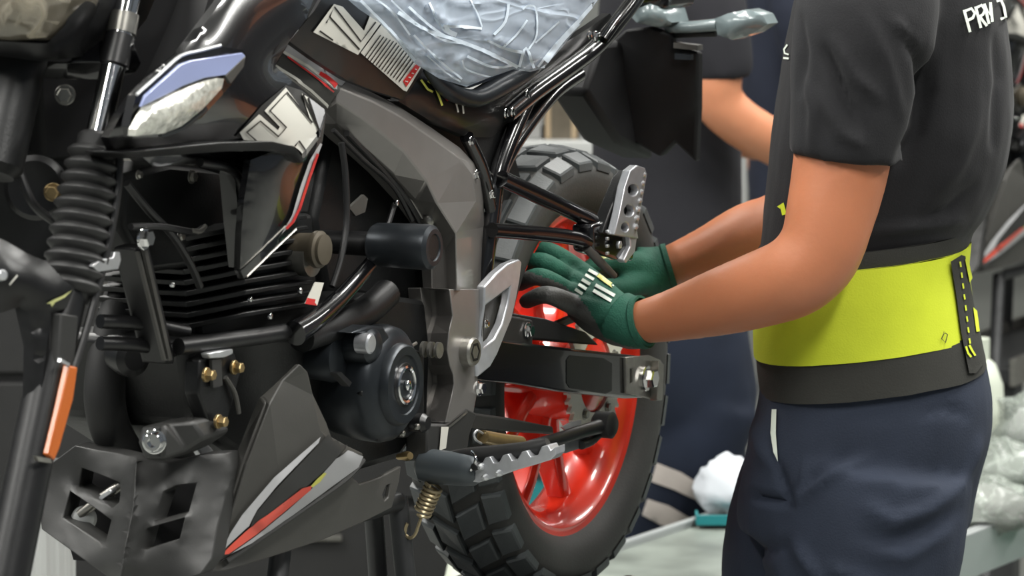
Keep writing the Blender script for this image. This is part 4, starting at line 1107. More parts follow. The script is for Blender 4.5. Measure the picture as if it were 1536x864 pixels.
for path, w_ in [([(596, 18), (640, 45), (690, 62), (740, 82), (776, 100)], 4), ([(612, 10), (660, 50), (720, 75), (768, 98)], 2.5), ([(643, 4), (662, 42), (680, 53)], 2.5), ([(664, 38), (692, 40), (722, 43)], 3), ([(705, 0), (716, 22), (722, 40)], 1.8),
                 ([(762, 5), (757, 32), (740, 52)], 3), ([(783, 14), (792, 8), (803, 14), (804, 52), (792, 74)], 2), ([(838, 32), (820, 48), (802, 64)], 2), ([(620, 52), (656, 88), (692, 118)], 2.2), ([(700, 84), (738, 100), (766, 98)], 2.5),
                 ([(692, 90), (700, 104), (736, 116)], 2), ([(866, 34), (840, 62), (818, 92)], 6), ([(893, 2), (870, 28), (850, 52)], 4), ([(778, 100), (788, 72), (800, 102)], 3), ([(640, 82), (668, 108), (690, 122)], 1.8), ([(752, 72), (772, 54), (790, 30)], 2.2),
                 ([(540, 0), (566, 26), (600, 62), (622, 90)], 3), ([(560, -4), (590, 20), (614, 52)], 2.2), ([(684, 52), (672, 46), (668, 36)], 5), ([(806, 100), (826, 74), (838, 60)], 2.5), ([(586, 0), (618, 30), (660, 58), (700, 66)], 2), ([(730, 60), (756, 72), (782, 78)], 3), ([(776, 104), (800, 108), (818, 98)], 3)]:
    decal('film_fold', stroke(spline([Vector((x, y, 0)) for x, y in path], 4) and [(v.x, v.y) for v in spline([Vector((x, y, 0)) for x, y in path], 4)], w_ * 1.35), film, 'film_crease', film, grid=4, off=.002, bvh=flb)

# ================================================================== people
def sring(f, b, dv, n=36, e=2.4):
    """rounded cross section between a front and a back point, dv half its depth"""
    c = (f + b) / 2; h = (b - f) / 2; out = []
    for k in range(n):
        a = 2 * math.pi * k / n
        cx, sx = math.cos(a), math.sin(a)
        u = math.copysign(abs(cx) ** (2 / e), cx); w = math.copysign(abs(sx) ** (2 / e), sx)
        out.append(c + h * u + dv * w)
    return out

def rows_loft(rows, y, n=36, sub=4, shift=0.0, e=2.4):
    """rows of (front px, front py, back px, back py, half depth)"""
    P5 = [Vector(r[:3]) for r in rows]; P6 = [Vector((r[3], r[4], 0)) for r in rows]
    a = spline(P5, sub); b = spline(P6, sub)
    rings = []
    for p, q in zip(a, b):
        rings.append(sring(A(p.x, p.y, y), A(p.z, q.x, y), Vector((shift, q.y, 0)), n, e))
    return rings

def fold_disp(v, f, folds, limit_y=None):
    """push cloth in and out along creases given as picture paths: (path, width px, depth m)"""
    me = bpy.data.meshes.new('t'); me.from_pydata([tuple(p) for p in v], [], f); me.update()
    bm = bmesh.new(); bm.from_mesh(me); bmesh.ops.recalc_face_normals(bm, faces=bm.faces); bm.normal_update()
    nr = [q.normal.copy() for q in bm.verts]; bm.free(); bpy.data.meshes.remove(me)
    out = []
    for p, n_ in zip(v, nr):
        px, py = proj(p)
        d = 0.0
        if n_.y < 0.35:
            for path, w, amp in folds:
                best = 1e9; tt = 0
                L = len(path) - 1
                for i in range(L):
                    ax, ay = path[i]; bx, by = path[i + 1]
                    dx, dy = bx - ax, by - ay; l = dx * dx + dy * dy
                    t = max(0, min(1, ((px - ax) * dx + (py - ay) * dy) / l))
                    q = math.hypot(px - ax - t * dx, py - ay - t * dy)
                    if q < best: best = q; tt = (i + t) / L
                if best < 3 * w:
                    taper = math.sin(math.pi * min(1, max(0, tt * .9 + .05))) ** .6
                    d += amp * math.exp(-(best / w) ** 2) * taper
        d += .0025 * noise.noise(p * 9) + .0012 * noise.noise(p * 26)
        out.append(p + n_ * d)
    return out, f

def head_shape(c, face, h=0.235):
    """head with brow, nose, chin and ears around a centre, looking along face"""
    face = face.normalized(); side = Vector((0, 0, 1)).cross(face).normalized(); up = Vector((0, 0, 1))
    v, f = [], []
    n, m = 28, 20
    for i in range(m + 1):
        t = math.pi * i / m
        for k in range(n):
            a = 2 * math.pi * k / n
            x = math.sin(t) * math.cos(a); y = math.sin(t) * math.sin(a); z = math.cos(t)
            w = 0.32 * h; d = 0.41 * h; hh = 0.5 * h
            if z < -0.1: w *= 1 - .28 * min(1, (-z - .1)); d *= 1 - .12 * (-z)
            p = face * (x * d + .02 * h) + side * (y * w) + up * (z * hh)
            if x > .6 and abs(y) < .25:
                if -.28 < z < .12: p += face * (.10 * h * (1 - abs(y) / .25) * (1 - abs(z + .2) / .4 if z > -.2 else .9))
            if x > .4 and .02 < z < .22 and .15 < abs(y) < .55: p -= face * .03 * h
            if x > .6 and -.62 < z < -.5: p -= face * .015 * h
            v.append(c + p)
    for i in range(m):
        for k in range(n):
            f.append((i * n + k, i * n + (k + 1) % n, (i + 1) * n + (k + 1) % n, (i + 1) * n + k))
    ears = [g_lathe(c + side * sg * .315 * h - face * .02 * h + up * (-.02 * h), side * sg, [(-.02, .02), (.0, .03), (.012, .028), (.014, .015)], 14) for sg in (-1, 1)]
    return join((v, f), *ears)

def hand_shape(wr, dirv, up, size=1.0, side=1):
    """open, slightly curled hand: palm from four metacarpals, four fingers and a thumb"""
    d = dirv.normalized(); u = (up - d * up.dot(d)).normalized(); s = d.cross(u) * side
    gs = []
    for k, (off, l) in enumerate(((-.033, .070), (-.011, .078), (.011, .073), (.032, .058))):
        k0 = wr + s * off * .5 * size; k1 = wr + d * .085 * size + s * off * size
        k2 = k1 + (d * .9 - u * .3) * l * .5 * size; k3 = k2 + (d * .6 - u * .75) * l * .5 * size
        gs.append(g_tube([k0, k1], .0125 * size, 8, 1, round_caps=True)); gs.append(g_tube([k1, k2, k3], [.0105 * size, .0095 * size, .008 * size], 8, 3, round_caps=True))
    t0 = wr + d * .02 * size - s * .02 * size; t1 = t0 + (d * .7 - s * .7) * .045 * size; t2 = t1 + (d * .95 - s * .2 - u * .2) * .035 * size
    gs.append(g_tube([t0, t1, t2], [.014 * size, .0115 * size, .009 * size], 8, 3, round_caps=True))
    return join(*gs)

def limb(pts, r, n=16, sub=5): return g_tube(pts, r, n, sub, round_caps=True)

# ------------------------------------------------------------------ the worker at the swingarm
YW = 5.36
feet = A(1290, 470, YW); feet.z = 0
worker = thing('person', 'worker in black t-shirt and bright yellow back belt, green gloved hands at the swingarm', 'person', feet)
V = Vector
ls, le, lw = A(1296, -20, 5.13), A(1236, 372, 5.09), A(956, 484, 5.27)       # near arm: shoulder, elbow, wrist
l_mid = A(1262, 255, 5.11)
arm_near = g_tube([ls, A(1276, 130, 5.12), A(1262, 245, 5.11), A(1246, 320, 5.10), A(1230, 374, 5.095), A(1196, 412, 5.10), A(1140, 434, 5.135), A(1080, 453, 5.18), A(1010, 473, 5.235), A(950, 486, 5.275)],
                  [.066, .064, .0625, .058, .054, .0535, .0500, .0445, .035, .028], 20, 5, round_caps=True)
elbow = g_tube([A(1258, 345, 5.10), A(1238, 392, 5.10), A(1200, 428, 5.10)], [.042, .042, .040], 16, 4, round_caps=True)
rs, re_, rw = A(1330, -10, 5.58), A(1200, 318, 5.62), A(1000, 402, 5.62)
arm_far = g_tube([rs, A(1270, 180, 5.60), re_, A(1120, 350, 5.63), A(1060, 378, 5.63), A(985, 408, 5.62)], [.062, .058, .05, .043, .036, .028], 18, 5, round_caps=True)
hc = A(1330, -330, YW)
trunk = g_rings([sring(A(a, y, YW), A(b, y, YW), V((0, d, 0)), 20) for a, b, y, d in ((1290, 1400, -220, .05), (1285, 1410, -150, .06), (1230, 1470, -80, .17), (1210, 1490, 40, .18), (1200, 1460, 250, .15), (1190, 1400, 380, .13), (1190, 1410, 640, .13))])
hips = A(1300, 640, YW)
legs = [g_tube([A(1290 + dx, 640, YW + dy), A(1270 + dx, 900, YW + dy), A(1262 + dx, 1150, YW + dy), V((A(1272 + dx, 0, YW).x, YW + dy, .10))], [.085, .075, .055, .04], 14, 4, round_caps=True) for dx, dy in ((30, -.10), (-20, .10))]
body = remeshed(join(trunk, arm_near, elbow, arm_far, head_shape(hc, V((-1, .3, -.55))), g_tube([A(1345, -120, YW), hc + V((.03, 0, -.06))], [.062, .055], 16, 1), *legs), .0075, 8)
bo = obj('body', body, 'skin', worker, sharp=80)
bo['label'] = 'bare tanned arms'
hair_v = [p for p in g_lathe(hc + V((.025, 0, .02)), V((.25, 0, 1)), [(-.03, .098), (.02, .103), (.06, .092), (.095, .06), (.11, .01)], 28)[0]]
obj('hair', g_lathe(hc + V((.025, 0, .02)), V((.25, 0, 1)), [(-.03, .098), (.02, .103), (.06, .092), (.095, .06), (.11, .01)], 28), 'hair', worker)
# t-shirt: torso and sleeves
trows = [(1300, -175, 1412, -170, .07), (1272, -140, 1440, -140, .11), (1222, -80, 1486, -90, .19), (1192, 0, 1504, 0, .215), (1174, 90, 1516, 90, .21), (1160, 180, 1521, 178, .205), (1151, 260, 1508, 255, .195), (1143, 325, 1482, 318, .185), (1139, 375, 1458, 352, .178), (1138, 430, 1448, 400, .172)]
torso = g_rings(rows_loft(trows, YW, shift=.02))
slv = g_tube([A(1312, -70, 5.20), A(1300, 20, 5.135), A(1288, 110, 5.12), A(1277, 190, 5.11), A(1272, 236, 5.11)], [.085, .092, .087, .0785, .0755], 24, 5)
slv2 = g_tube([A(1340, -60, 5.52), A(1310, 60, 5.58), A(1275, 170, 5.60), A(1250, 230, 5.60)], [.09, .09, .08, .072], 20, 5)
folds_shirt = [([(1236, 75), (1258, 120), (1290, 190)], 9, -.010), ([(1252, 60), (1282, 115), (1322, 150)], 9, .007), ([(1230, 140), (1262, 200), (1300, 222)], 9, .006),
               ([(1362, 52), (1384, 88), (1390, 140), (1376, 200), (1352, 240)], 12, -.016), ([(1340, 30), (1372, 60), (1390, 90)], 8, .007),
               ([(1210, 120), (1222, 165), (1218, 220)], 9, .006), ([(1492, 60), (1500, 120), (1490, 220)], 8, -.007),
               ([(1400, 300), (1440, 240), (1470, 160)], 14, .006), ([(1380, 330), (1420, 320), (1460, 280)], 10, -.006), ([(1300, 350), (1370, 340), (1440, 330)], 9, .006),
               ([(1296, 20), (1330, 90), (1350, 170)], 10, .005), ([(1200, 30), (1206, 80), (1200, 140)], 8, -.006)]
folds_shirt = [(p, w * .9, a * 1.25) for p, w, a in folds_shirt]
sv, sf = remeshed(join(torso, slv, slv2), .007, 3)
sv, sf = fold_disp(sv, sf, folds_shirt)
shirt = finish('t_shirt', sv, sf, 'shirt_black', worker, sharp=80)
shirt['label'] = 'black cotton t-shirt with white print on the back'
stb = bvh_of(shirt)
for pth in ([(1444, 15), (1453, 48)], [(1445, 17), (1455, 13), (1460, 20), (1457, 27), (1449, 31)], [(1461, 10), (1469, 42)], [(1462, 12), (1470, 8), (1475, 15), (1472, 22), (1465, 26)], [(1468, 26), (1478, 39)],
            [(1481, 36), (1474, 6)], [(1474, 7), (1482, 22), (1483, 4)], [(1483, 4), (1486, 33)], [(1492, 2), (1499, 1), (1503, 10), (1506, 26), (1498, 29)]):
    decal('shirt_letter', stroke(pth, 4.2), shirt, 'print_white', shirt, grid=3, off=.005, bike=False, bvh=stb)
decal('chest_mark', stroke([(1182, 67), (1177, 74), (1178, 80), (1184, 82)], 2.6), shirt, 'print_white', shirt, grid=3, off=.002, bike=False, bvh=stb)
decal('chest_mark', stroke([(1176, 87), (1184, 88)], 3), shirt, 'print_white', shirt, grid=3, off=.002, bike=False, bvh=stb)
# back belt
def band(rows, name, m, parent, thick=.006, sub=3):
    R = rows_loft(rows, YW, n=48, sub=sub, shift=.02)
    cv = [sum(r, V((0, 0, 0))) / len(r) for r in R]
    inner = [[c + (p - c) * (1 - thick / max(.05, (p - c).length)) for p in r] for c, r in zip(cv, R)]
    v, f = g_rings(R + inner[::-1] + [R[0]], caps=False)
    v, f = fold_disp(v, f, [])
    return finish(name, v, f, m, parent, sharp=60)
blt = band([(1137, 372, 1462, 338, .188), (1136, 390, 1456, 352, .189), (1134, 430, 1450, 392, .188)], 'belt_top_band', 'belt_black', worker)
yel = band([(1133, 396, 1456, 364, .193), (1131, 440, 1453, 408, .194), (1130, 490, 1460, 456, .195), (1131, 530, 1468, 494, .196)], 'belt_panel', 'belt_yellow', worker)
yel['label'] = 'fluorescent yellow back belt panel'
lowb = band([(1134, 522, 1466, 484, .194), (1137, 555, 1474, 518, .196), (1142, 586, 1480, 548, .198)], 'belt_lower_band', 'belt_black', worker)
yb = bvh_of(yel); lb = bvh_of(lowb)
strapo = [(1424, 392), (1440, 382), (1446, 384), (1456, 440), (1466, 500), (1474, 545), (1462, 560), (1452, 560), (1440, 500), (1432, 440)]
jb = BVHTree.FromPolygons(*(lambda vs, fs: (vs, fs))(*join(([q.co + ORG[yel] for q in yel.data.vertices], [tuple(p.vertices) for p in yel.data.polygons]), ([q.co + ORG[lowb] for q in lowb.data.vertices], [tuple(p.vertices) for p in lowb.data.polygons]))))
decal('belt_strap', strapo, yel, 'belt_black', yel, grid=8, off=.004, bike=False, bvh=jb)
decal('strap_edge', stroke([(1447, 388), (1455, 430), (1464, 498)], 5), yel, 'belt_yellow', yel, grid=6, off=.006, bike=False, bvh=jb)
for k in range(8):
    t = k / 7
    decal('strap_dash', stroke([(1437 + 14 * t, 392 + 116 * t), (1438.2 + 14 * t, 400 + 116 * t)], 2.4), yel, 'belt_yellow', yel, grid=3, off=.006, bike=False, bvh=jb)
for pth in ([(1446, 520), (1449, 530), (1454, 536)], [(1451, 518), (1455, 526), (1460, 534)]):
    decal('strap_letter', stroke(pth, 3), yel, 'belt_yellow', yel, grid=3, off=.006, bike=False, bvh=jb)
decal('belt_mark', stroke([(1416, 498), (1411, 508), (1417, 514), (1420, 502), (1414, 498)], 1.6), yel, 'belt_black', yel, grid=3, off=.003, bike=False, bvh=jb)
decal('front_tab', stroke([(1170, 312), (1174, 306), (1178, 322)], 7), shirt, 'belt_yellow', shirt, grid=4, off=.003, bike=False, bvh=stb)
# trousers
prow = [(1142, 560, 1474, 528, .188), (1138, 600, 1484, 570, .190), (1128, 640, 1489, 606, .192), (1116, 690, 1486, 660, .190), (1108, 740, 1470, 720, .182), (1106, 790, 1458, 790, .16)]
hipg = g_rings(rows_loft(prow, YW, shift=.02))
def leg(pts, r): return g_tube(pts, r, 24, 5)
ln = g_tube([A(1310, 700, YW - .085), A(1296, 800, YW - .09), A(1286, 900, YW - .09), A(1276, 1080, YW - .09), A(1280, 1250, YW - .09), V((A(1284, 0, YW).x, YW - .09, .08))], [.135, .135, .128, .105, .09, .085], 28, 5)
lf = g_tube([A(1262, 700, YW + .10), A(1230, 800, YW + .10), A(1215, 900, YW + .10), A(1205, 1080, YW + .10), A(1215, 1250, YW + .10), V((A(1222, 0, YW).x, YW + .10, .08))], [.13, .13, .122, .10, .088, .085], 28, 5)
folds_tr = [([(1188, 756), (1215, 735), (1255, 705), (1300, 690)], 7, .010), ([(1192, 752), (1225, 715), (1275, 680)], 8, -.006), ([(1120, 745), (1150, 747), (1190, 756)], 5, -.012), ([(1165, 690), (1176, 725), (1190, 755)], 5, -.010),
            ([(1300, 760), (1340, 782), (1390, 765), (1430, 740)], 9, .011), ([(1290, 800), (1340, 812), (1390, 795), (1440, 765)], 9, -.008), ([(1310, 830), (1360, 835), (1420, 800)], 10, .007),
            ([(1190, 815), (1215, 850), (1240, 880)], 9, .011), ([(1130, 830), (1165, 822), (1185, 815)], 8, -.008), ([(1380, 620), (1420, 612), (1450, 622)], 6, -.006), ([(1210, 690), (1206, 720), (1194, 752)], 6, .006),
            ([(1440, 730), (1460, 690), (1470, 660)], 8, .007), ([(1130, 640), (1142, 680), (1162, 700)], 8, .006), ([(1240, 850), (1270, 862), (1320, 880)], 10, .008), ([(1130, 850), (1150, 868), (1165, 900)], 10, -.008)]
tv, tf = remeshed(join(hipg, ln, lf), .0085, 6)
tv, tf = fold_disp(tv, tf, folds_tr)
trs = finish('trousers', tv, tf, 'denim', worker, sharp=80)
tsb2 = bvh_of(trs)
decal('pocket_trim', [(1159, 614), (1166, 614), (1165, 650), (1168, 692), (1161, 678), (1157, 650)], trs, 'print_white', trs, grid=5, off=.003, bike=False, bvh=tsb2)
for dx, dy in ((1284, -.09), (1222, .10)):
    c = A(dx, 0, YW); c = V((c.x, YW + dy, 0))
    obj('boot', remeshed(join(g_tube([c + V((.02, 0, .05)), c + V((-.08, 0, .045)), c + V((-.17, 0, .04))], [.05, .046, .036], 16, 4, round_caps=True), g_tube([c + V((.02, 0, .05)), c + V((.02, 0, .16))], [.052, .055], 16, 1), g_box(c + V((-.07, 0, .012)), .27, .09, .024)), .008, 4), 'boot_black', worker)
# gloves
def coat_idx(v, f, rule): return [1 if rule(sum((v[i] for i in q), V((0, 0, 0))) / len(q)) else 0 for q in f]
K = [A(872, 408, 5.395), A(856, 420, 5.37), A(852, 438, 5.335), A(862, 458, 5.305)]
M = [A(828, 378, 5.385), A(814, 392, 5.352), A(810, 415, 5.315), A(820, 442, 5.285)]
T = [A(797, 374, 5.405), A(783, 398, 5.38), A(779, 426, 5.34), A(790, 452, 5.31)]
w0 = A(950, 486, 5.272); cuff = A(966, 482, 5.265)
gs = [g_tube([cuff, A(950, 486, 5.272), A(925, 474, 5.285)], [.0335, .0345, .036], 20, 3, round_caps=False)]
for i in range(4):
    b0 = w0 + (K[i] - w0) * .12
    gs.append(g_tube([b0, w0 + (K[i] - w0) * .55, K[i]], [.022, .0195, .0150], 12, 3, round_caps=True))
    gs.append(g_tube([K[i], M[i], T[i]], [.0145, .0125, .0105], 12, 5, round_caps=True))
pl = (w0 + K[3]) / 2
gs.append(g_tube([A(930, 492, 5.29), A(895, 476, 5.32), A(870, 462, 5.335)], [.026, .025, .02], 12, 3, round_caps=True))
gs.append(g_tube([A(925, 462, 5.35), A(890, 425, 5.40), A(862, 408, 5.43), A(835, 398, 5.45)], [.02, .0165, .0135, .011], 12, 4, round_caps=True))
gv, gf = remeshed(join(*gs), .0032, 3)
line = [(740, 400), (789, 406), (838, 424), (868, 444), (884, 466), (906, 506), (935, 518), (990, 530)]
def coated(p):
    x, y = proj(p)
    for (ax_, ay_), (bx_, by_) in zip(line, line[1:]):
        if ax_ <= x < bx_: return y > ay_ + (by_ - ay_) * (x - ax_) / (bx_ - ax_)
    return False
gl = finish('glove', gv, gf, ['glove_green', 'glove_grey'], worker, sharp=80)
for p in gl.data.polygons: p.material_index = 1 if coated(p.center + ORG[gl]) else 0
gl['label'] = 'green knit work glove with grey coated palm'
glb = bvh_of(gl)
for k in range(6):
    x0, y0 = 889 - 5.0 * k, 398 + 7.2 * k
    decal('glove_print', stroke([(x0 - 1, y0), (x0 + 13 - k * .6, y0 + 7.5)], 4.6), gl, 'print_white', gl, grid=4, off=.0015, bike=False, bvh=glb)
decal('glove_print', stroke([(897, 413), (910, 423), (920, 430)], 6), gl, 'decal_yellow', gl, grid=4, off=.0015, bike=False, bvh=glb)
for q in ([(914, 424), (934, 434)], [(893, 428), (922, 444)], [(890, 436), (917, 452)]):
    decal('glove_print', stroke(q, 5), gl, 'print_white', gl, grid=4, off=.0015, bike=False, bvh=glb)
w1 = A(985, 408, 5.62)
gs = [g_tube([A(1006, 402, 5.62), A(985, 408, 5.62), A(960, 412, 5.615)], [.0345, .036, .040], 20, 3)]
for i, (kx, ky, kd) in enumerate(((925, 392, 5.57), (920, 404, 5.59), (918, 416, 5.61), (922, 430, 5.63))):
    k1 = A(kx, ky, kd); k2 = A(kx - 35, ky + 6, kd - .01); k3 = A(kx - 52, ky + 26, kd - .01)
    gs.append(g_tube([w1, (w1 + k1) / 2, k1], [.024, .022, .016], 12, 3, round_caps=True)); gs.append(g_tube([k1, k2, k3], [.0145, .0125, .0105], 12, 4, round_caps=True))
gs.append(g_tube([A(965, 422, 5.59), A(935, 432, 5.56), A(905, 430, 5.55)], [.019, .016, .012], 12, 4, round_caps=True))
g2 = finish('glove', *remeshed(join(*gs), .0045, 3), 'glove_green', worker, sharp=80)
for g_, c_, d_ in ((gl, A(964, 483, 5.266), A(950, 486, 5.272)), (g2, A(1005, 402, 5.62), A(985, 408, 5.62))):
    ax_ = (d_ - c_).normalized()
    obj('cuff_rib', g_lathe(c_, ax_, [(-.003, .032), (-.003, .0355), (.004, .0362), (.006, .035)], 28, caps=False), 'glove_green', g_)

# ------------------------------------------------------------------ people further back
def bystander(label, y, trows, sleeve, arm, far_arm, prow, legs_, shirt_m, trouser_m, hand_dir, head_c, head_dir, feet_at):
    t = thing('person', label, 'person', feet_at)
    hc = head_c
    tr = g_rings([sring(A(a, b, y), A(c, d, y), V((0, e * .8, 0)), 18) for a, b, c, d, e in trows])
    parts = [tr, head_shape(hc, head_dir), g_tube([A((trows[0][0] + trows[0][2]) / 2, trows[0][1], y), hc - V((0, 0, .07))], .055, 12, 1)]
    for a_ in (arm, far_arm): parts += [limb(a_[0], a_[1]), hand_shape(a_[0][-1], a_[0][-1] - a_[0][-2], V((0, 0, 1)))]
    for l in legs_: parts.append(g_tube(l[0], [q * .7 for q in l[1]], 12, 4, round_caps=True))
    obj('body', remeshed(join(*parts), .011, 5), 'skin_pale', t, sharp=80)
    obj('hair', g_lathe(hc + V((0, 0, .02)) - head_dir.normalized() * .02, V((0, 0, 1)), [(-.03, .098), (.02, .103), (.06, .092), (.095, .06), (.11, .01)], 24), 'hair', t)
    g = join(g_rings(rows_loft(trows, y, n=30)), *[g_tube(s[0], s[1], 18, 4) for s in sleeve])
    vv, ff = remeshed(g, .011, 5); vv, ff = fold_disp(vv, ff, [])
    finish('t_shirt', vv, ff, shirt_m, t, sharp=80)
    g = join(g_rings(rows_loft(prow, y, n=30)), *[g_tube(l[0], l[1], 20, 4) for l in legs_])
    vv, ff = remeshed(g, .011, 5); vv, ff = fold_disp(vv, ff, [])
    tr_o = finish('trousers', vv, ff, trouser_m, t, sharp=80)
    for l in legs_:
        c = l[0][-1]; fd = V((head_dir.x, head_dir.y, 0)).normalized()
        c = V((c.x, c.y, 0))
        obj('boot', remeshed(join(g_tube([c + V((0, 0, .05)) - fd * .03, c + fd * .08 + V((0, 0, .045)), c + fd * .16 + V((0, 0, .04))], [.05, .046, .036], 14, 3, round_caps=True), g_tube([c + V((0, 0, .05)), c + V((0, 0, .15))], .052, 14, 1)), .01, 3), 'boot_black', t)
    return t, tr_o

Y2 = 7.35
gx = A(1010, 300, Y2).x
p2, p2t = bystander('worker in grey t-shirt and navy trousers with reflective bands, standing behind the rear wheel', Y2,
    [(960, -150, 1030, -150, .06), (930, -110, 1070, -110, .15), (905, -40, 1100, -40, .19), (893, 60, 1110, 60, .19), (888, 180, 1112, 180, .18), (890, 300, 1112, 300, .17), (900, 430, 1110, 430, .17), (905, 520, 1112, 520, .17)],
    [([A(1040, -70, Y2 - .12), A(1060, 0, Y2 - .2), A(1078, 80, Y2 - .22), A(1082, 118, Y2 - .22)], [.075, .07, .062, .056]), ([A(990, -70, Y2 + .12), A(1000, 60, Y2 + .2), A(1010, 120, Y2 + .2)], [.075, .066, .056])],
    ([A(1045, -60, Y2 - .16), A(1076, 90, Y2 - .22), A(1074, 146, Y2 - .22), A(1110, 184, Y2 - .2), A(1160, 214, Y2 - .15), A(1220, 250, Y2 - .1)], [.05, .046, .045, .044, .042, .034]),
    ([A(990, -60, Y2 + .16), A(1010, 130, Y2 + .2), A(1060, 190, Y2 + .2), A(1150, 220, Y2 + .2)], [.05, .044, .042, .03]),
    [(905, 470, 1118, 470, .17), (920, 540, 1130, 540, .175), (935, 600, 1135, 600, .17), (950, 660, 1120, 660, .14)],
    [([A(1062, 600, Y2 - .08), A(1040, 680, Y2 - .08), A(1006, 750, Y2 - .06), A(975, 830, Y2 - .02), V((A(955, 800, Y2).x, Y2, .06))], [.095, .088, .075, .066, .06]),
     ([A(1030, 600, Y2 + .1), A(1050, 700, Y2 + .12), A(1030, 830, Y2 + .14), V((A(1030, 800, Y2).x, Y2 + .16, .06))], [.095, .088, .07, .06])],
    'shirt_grey', 'trouser_navy', V((1, 0, 0)), A(1010, -280, Y2), V((1, -.2, -.3)), V((gx, Y2, 0)))
p2b = bvh_of(p2t)
decal('reflective_band', [(986, 694), (1022, 708), (1075, 742), (1070, 762), (1012, 734), (978, 722)], p2t, 'reflective_grey', p2t, grid=8, off=.004, bike=False, bvh=p2b)
decal('reflective_band', [(972, 748), (1004, 758), (1045, 782), (1045, 800), (990, 786), (964, 772)], p2t, 'reflective_grey', p2t, grid=8, off=.004, bike=False, bvh=p2b)

Y3 = 8.9
gx3 = A(1190, 300, Y3).x
bystander('worker in dark navy shirt, mostly hidden behind the man with the yellow belt', Y3,
    [(1170, -150, 1225, -150, .06), (1150, -110, 1250, -110, .15), (1125, -40, 1275, -40, .19), (1113, 40, 1280, 40, .19), (1110, 120, 1280, 120, .18), (1118, 200, 1275, 200, .17), (1125, 330, 1272, 330, .17), (1125, 400, 1272, 400, .17)],
    [([A(1196, -70, Y3 - .14), A(1205, 20, Y3 - .2), A(1215, 90, Y3 - .2)], [.075, .07, .06]), ([A(1220, -70, Y3 + .14), A(1230, 60, Y3 + .2), A(1235, 100, Y3 + .2)], [.075, .066, .056])],
    ([A(1200, -60, Y3 - .16), A(1215, 90, Y3 - .2), A(1225, 140, Y3 - .22), A(1260, 200, Y3 - .25), A(1300, 220, Y3 - .25)], [.048, .046, .044, .04, .03]),
    ([A(1220, -60, Y3 + .16), A(1235, 110, Y3 + .2), A(1260, 190, Y3 + .1), A(1320, 220, Y3)], [.048, .044, .04, .03]),
    [(1125, 360, 1275, 360, .17), (1122, 420, 1278, 420, .175), (1125, 480, 1275, 480, .16)],
    [([A(1190, 440, Y3 - .09), A(1190, 620, Y3 - .09), V((gx3, Y3 - .09, .06))], [.09, .075, .06]), ([A(1205, 440, Y3 + .09), A(1205, 620, Y3 + .09), V((gx3 + .02, Y3 + .09, .06))], [.09, .075, .06])],
    'shirt_navy', 'shirt_navy', V((1, 0, 0)), A(1196, -255, Y3), V((1, -.3, -.2)), V((gx3, Y3, 0)))

# ================================================================== stand, tables and goods around the line
# narrow track that carries the motorcycle
trk = thing('assembly_track', 'narrow steel track on legs carrying the motorcycle', 'track', V((BASE.x, BASE.y, 0)), rz=-YAW)
ORG[trk] = V((0, 0, 0)); hB = BASE.z
obj('track_bed', g_box((0, -.39, hB - .02), .20, .92, .04), 'stand_steel', trk, smooth=False, bevel=.003)
for sx in (-.105, .105): obj('track_lip', g_box((sx, -.39, hB - .01), .012, .92, .07), 'steel', trk, smooth=False, bevel=.002)
for yb_ in (-.80, .02):
    for sx in (-.08, .08): obj('leg', g_box((sx, yb_, (hB - .04) / 2), .05, .05, hB - .04), 'stand_steel', trk, smooth=False, bevel=.003)
# upright stand that lifts the engine from below
std = thing('engine_stand', 'black tubular stand propping the motorcycle under its belly pan', 'stand', V((BASE.x, BASE.y, 0)) + (B2W.to_3x3() @ V((0, -.86, 0))), rz=-YAW)
ORG[std] = V((0, 0, 0)); std.location = V((BASE.x, BASE.y, 0))
def up(v): return v + V((0, 0, hB))
for a, b_ in ((P(596, 745, .10), P(620, 980, .13)), (P(424, 800, .08), P(405, 960, .10)), (P(560, 760, -.08), P(575, 980, -.12))):
    pa = up(a); pb2 = up(b_); d = (pb2 - pa); pf_ = pa + d * (pa.z / -d.z) * .999
    obj('leg', g_tube([pa, pf_], .013, 12, 1), 'stand_steel', std)
obj('crossbar', g_tube([up(P(424, 806, .085)), up(P(596, 752, .105))], .012, 12, 1), 'stand_steel', std)
obj('crossbar', g_tube([up(P(596, 752, .105)), up(P(560, 765, -.08))], .012, 12, 1), 'stand_steel', std)

# long carriage beside the track
zt = .45
a0 = AZ(930, 825, zt); a1 = AZ(1050, 785, zt); dr = (a1 - a0).normalized(); nr_ = V((dr.y, -dr.x, 0))
o0 = a0 - dr * .55
tbl = thing('carriage_table', 'low grey steel carriage table behind the worker, laid with wrapped parts', 'table', V((o0.x, o0.y, 0)))
def tp(u, w, z): return V((o0.x, o0.y, z)) + dr * u + nr_ * w
WT = .50; LT = 1.62
def slab(u0, u1, w0_, w1_, z0, z1): 
    v = [tp(u, w, z) for u in (u0, u1) for w in (w0_, w1_) for z in (z0, z1)]
    return v, [(0, 1, 3, 2), (4, 6, 7, 5), (0, 4, 5, 1), (2, 3, 7, 6), (0, 2, 6, 4), (1, 5, 7, 3)]
obj('table_top', slab(0, LT, 0, WT, zt - .03, zt), 'table_steel', tbl, smooth=False, bevel=.003)
obj('edge_rail', slab(0, LT, -.012, .004, zt - .05, zt + .012), 'table_edge', tbl, smooth=False, bevel=.002)
obj('edge_rail', slab(0, LT, WT - .004, WT + .022, zt - .05, zt + .03), 'table_edge', tbl, smooth=False, bevel=.002)
for u in (.06, LT / 2, LT - .06):
    for w in (.05, WT - .05): obj('leg', slab(u - .025, u + .025, w - .025, w + .025, 0, zt - .03), 'stand_steel', tbl, smooth=False, bevel=.002)

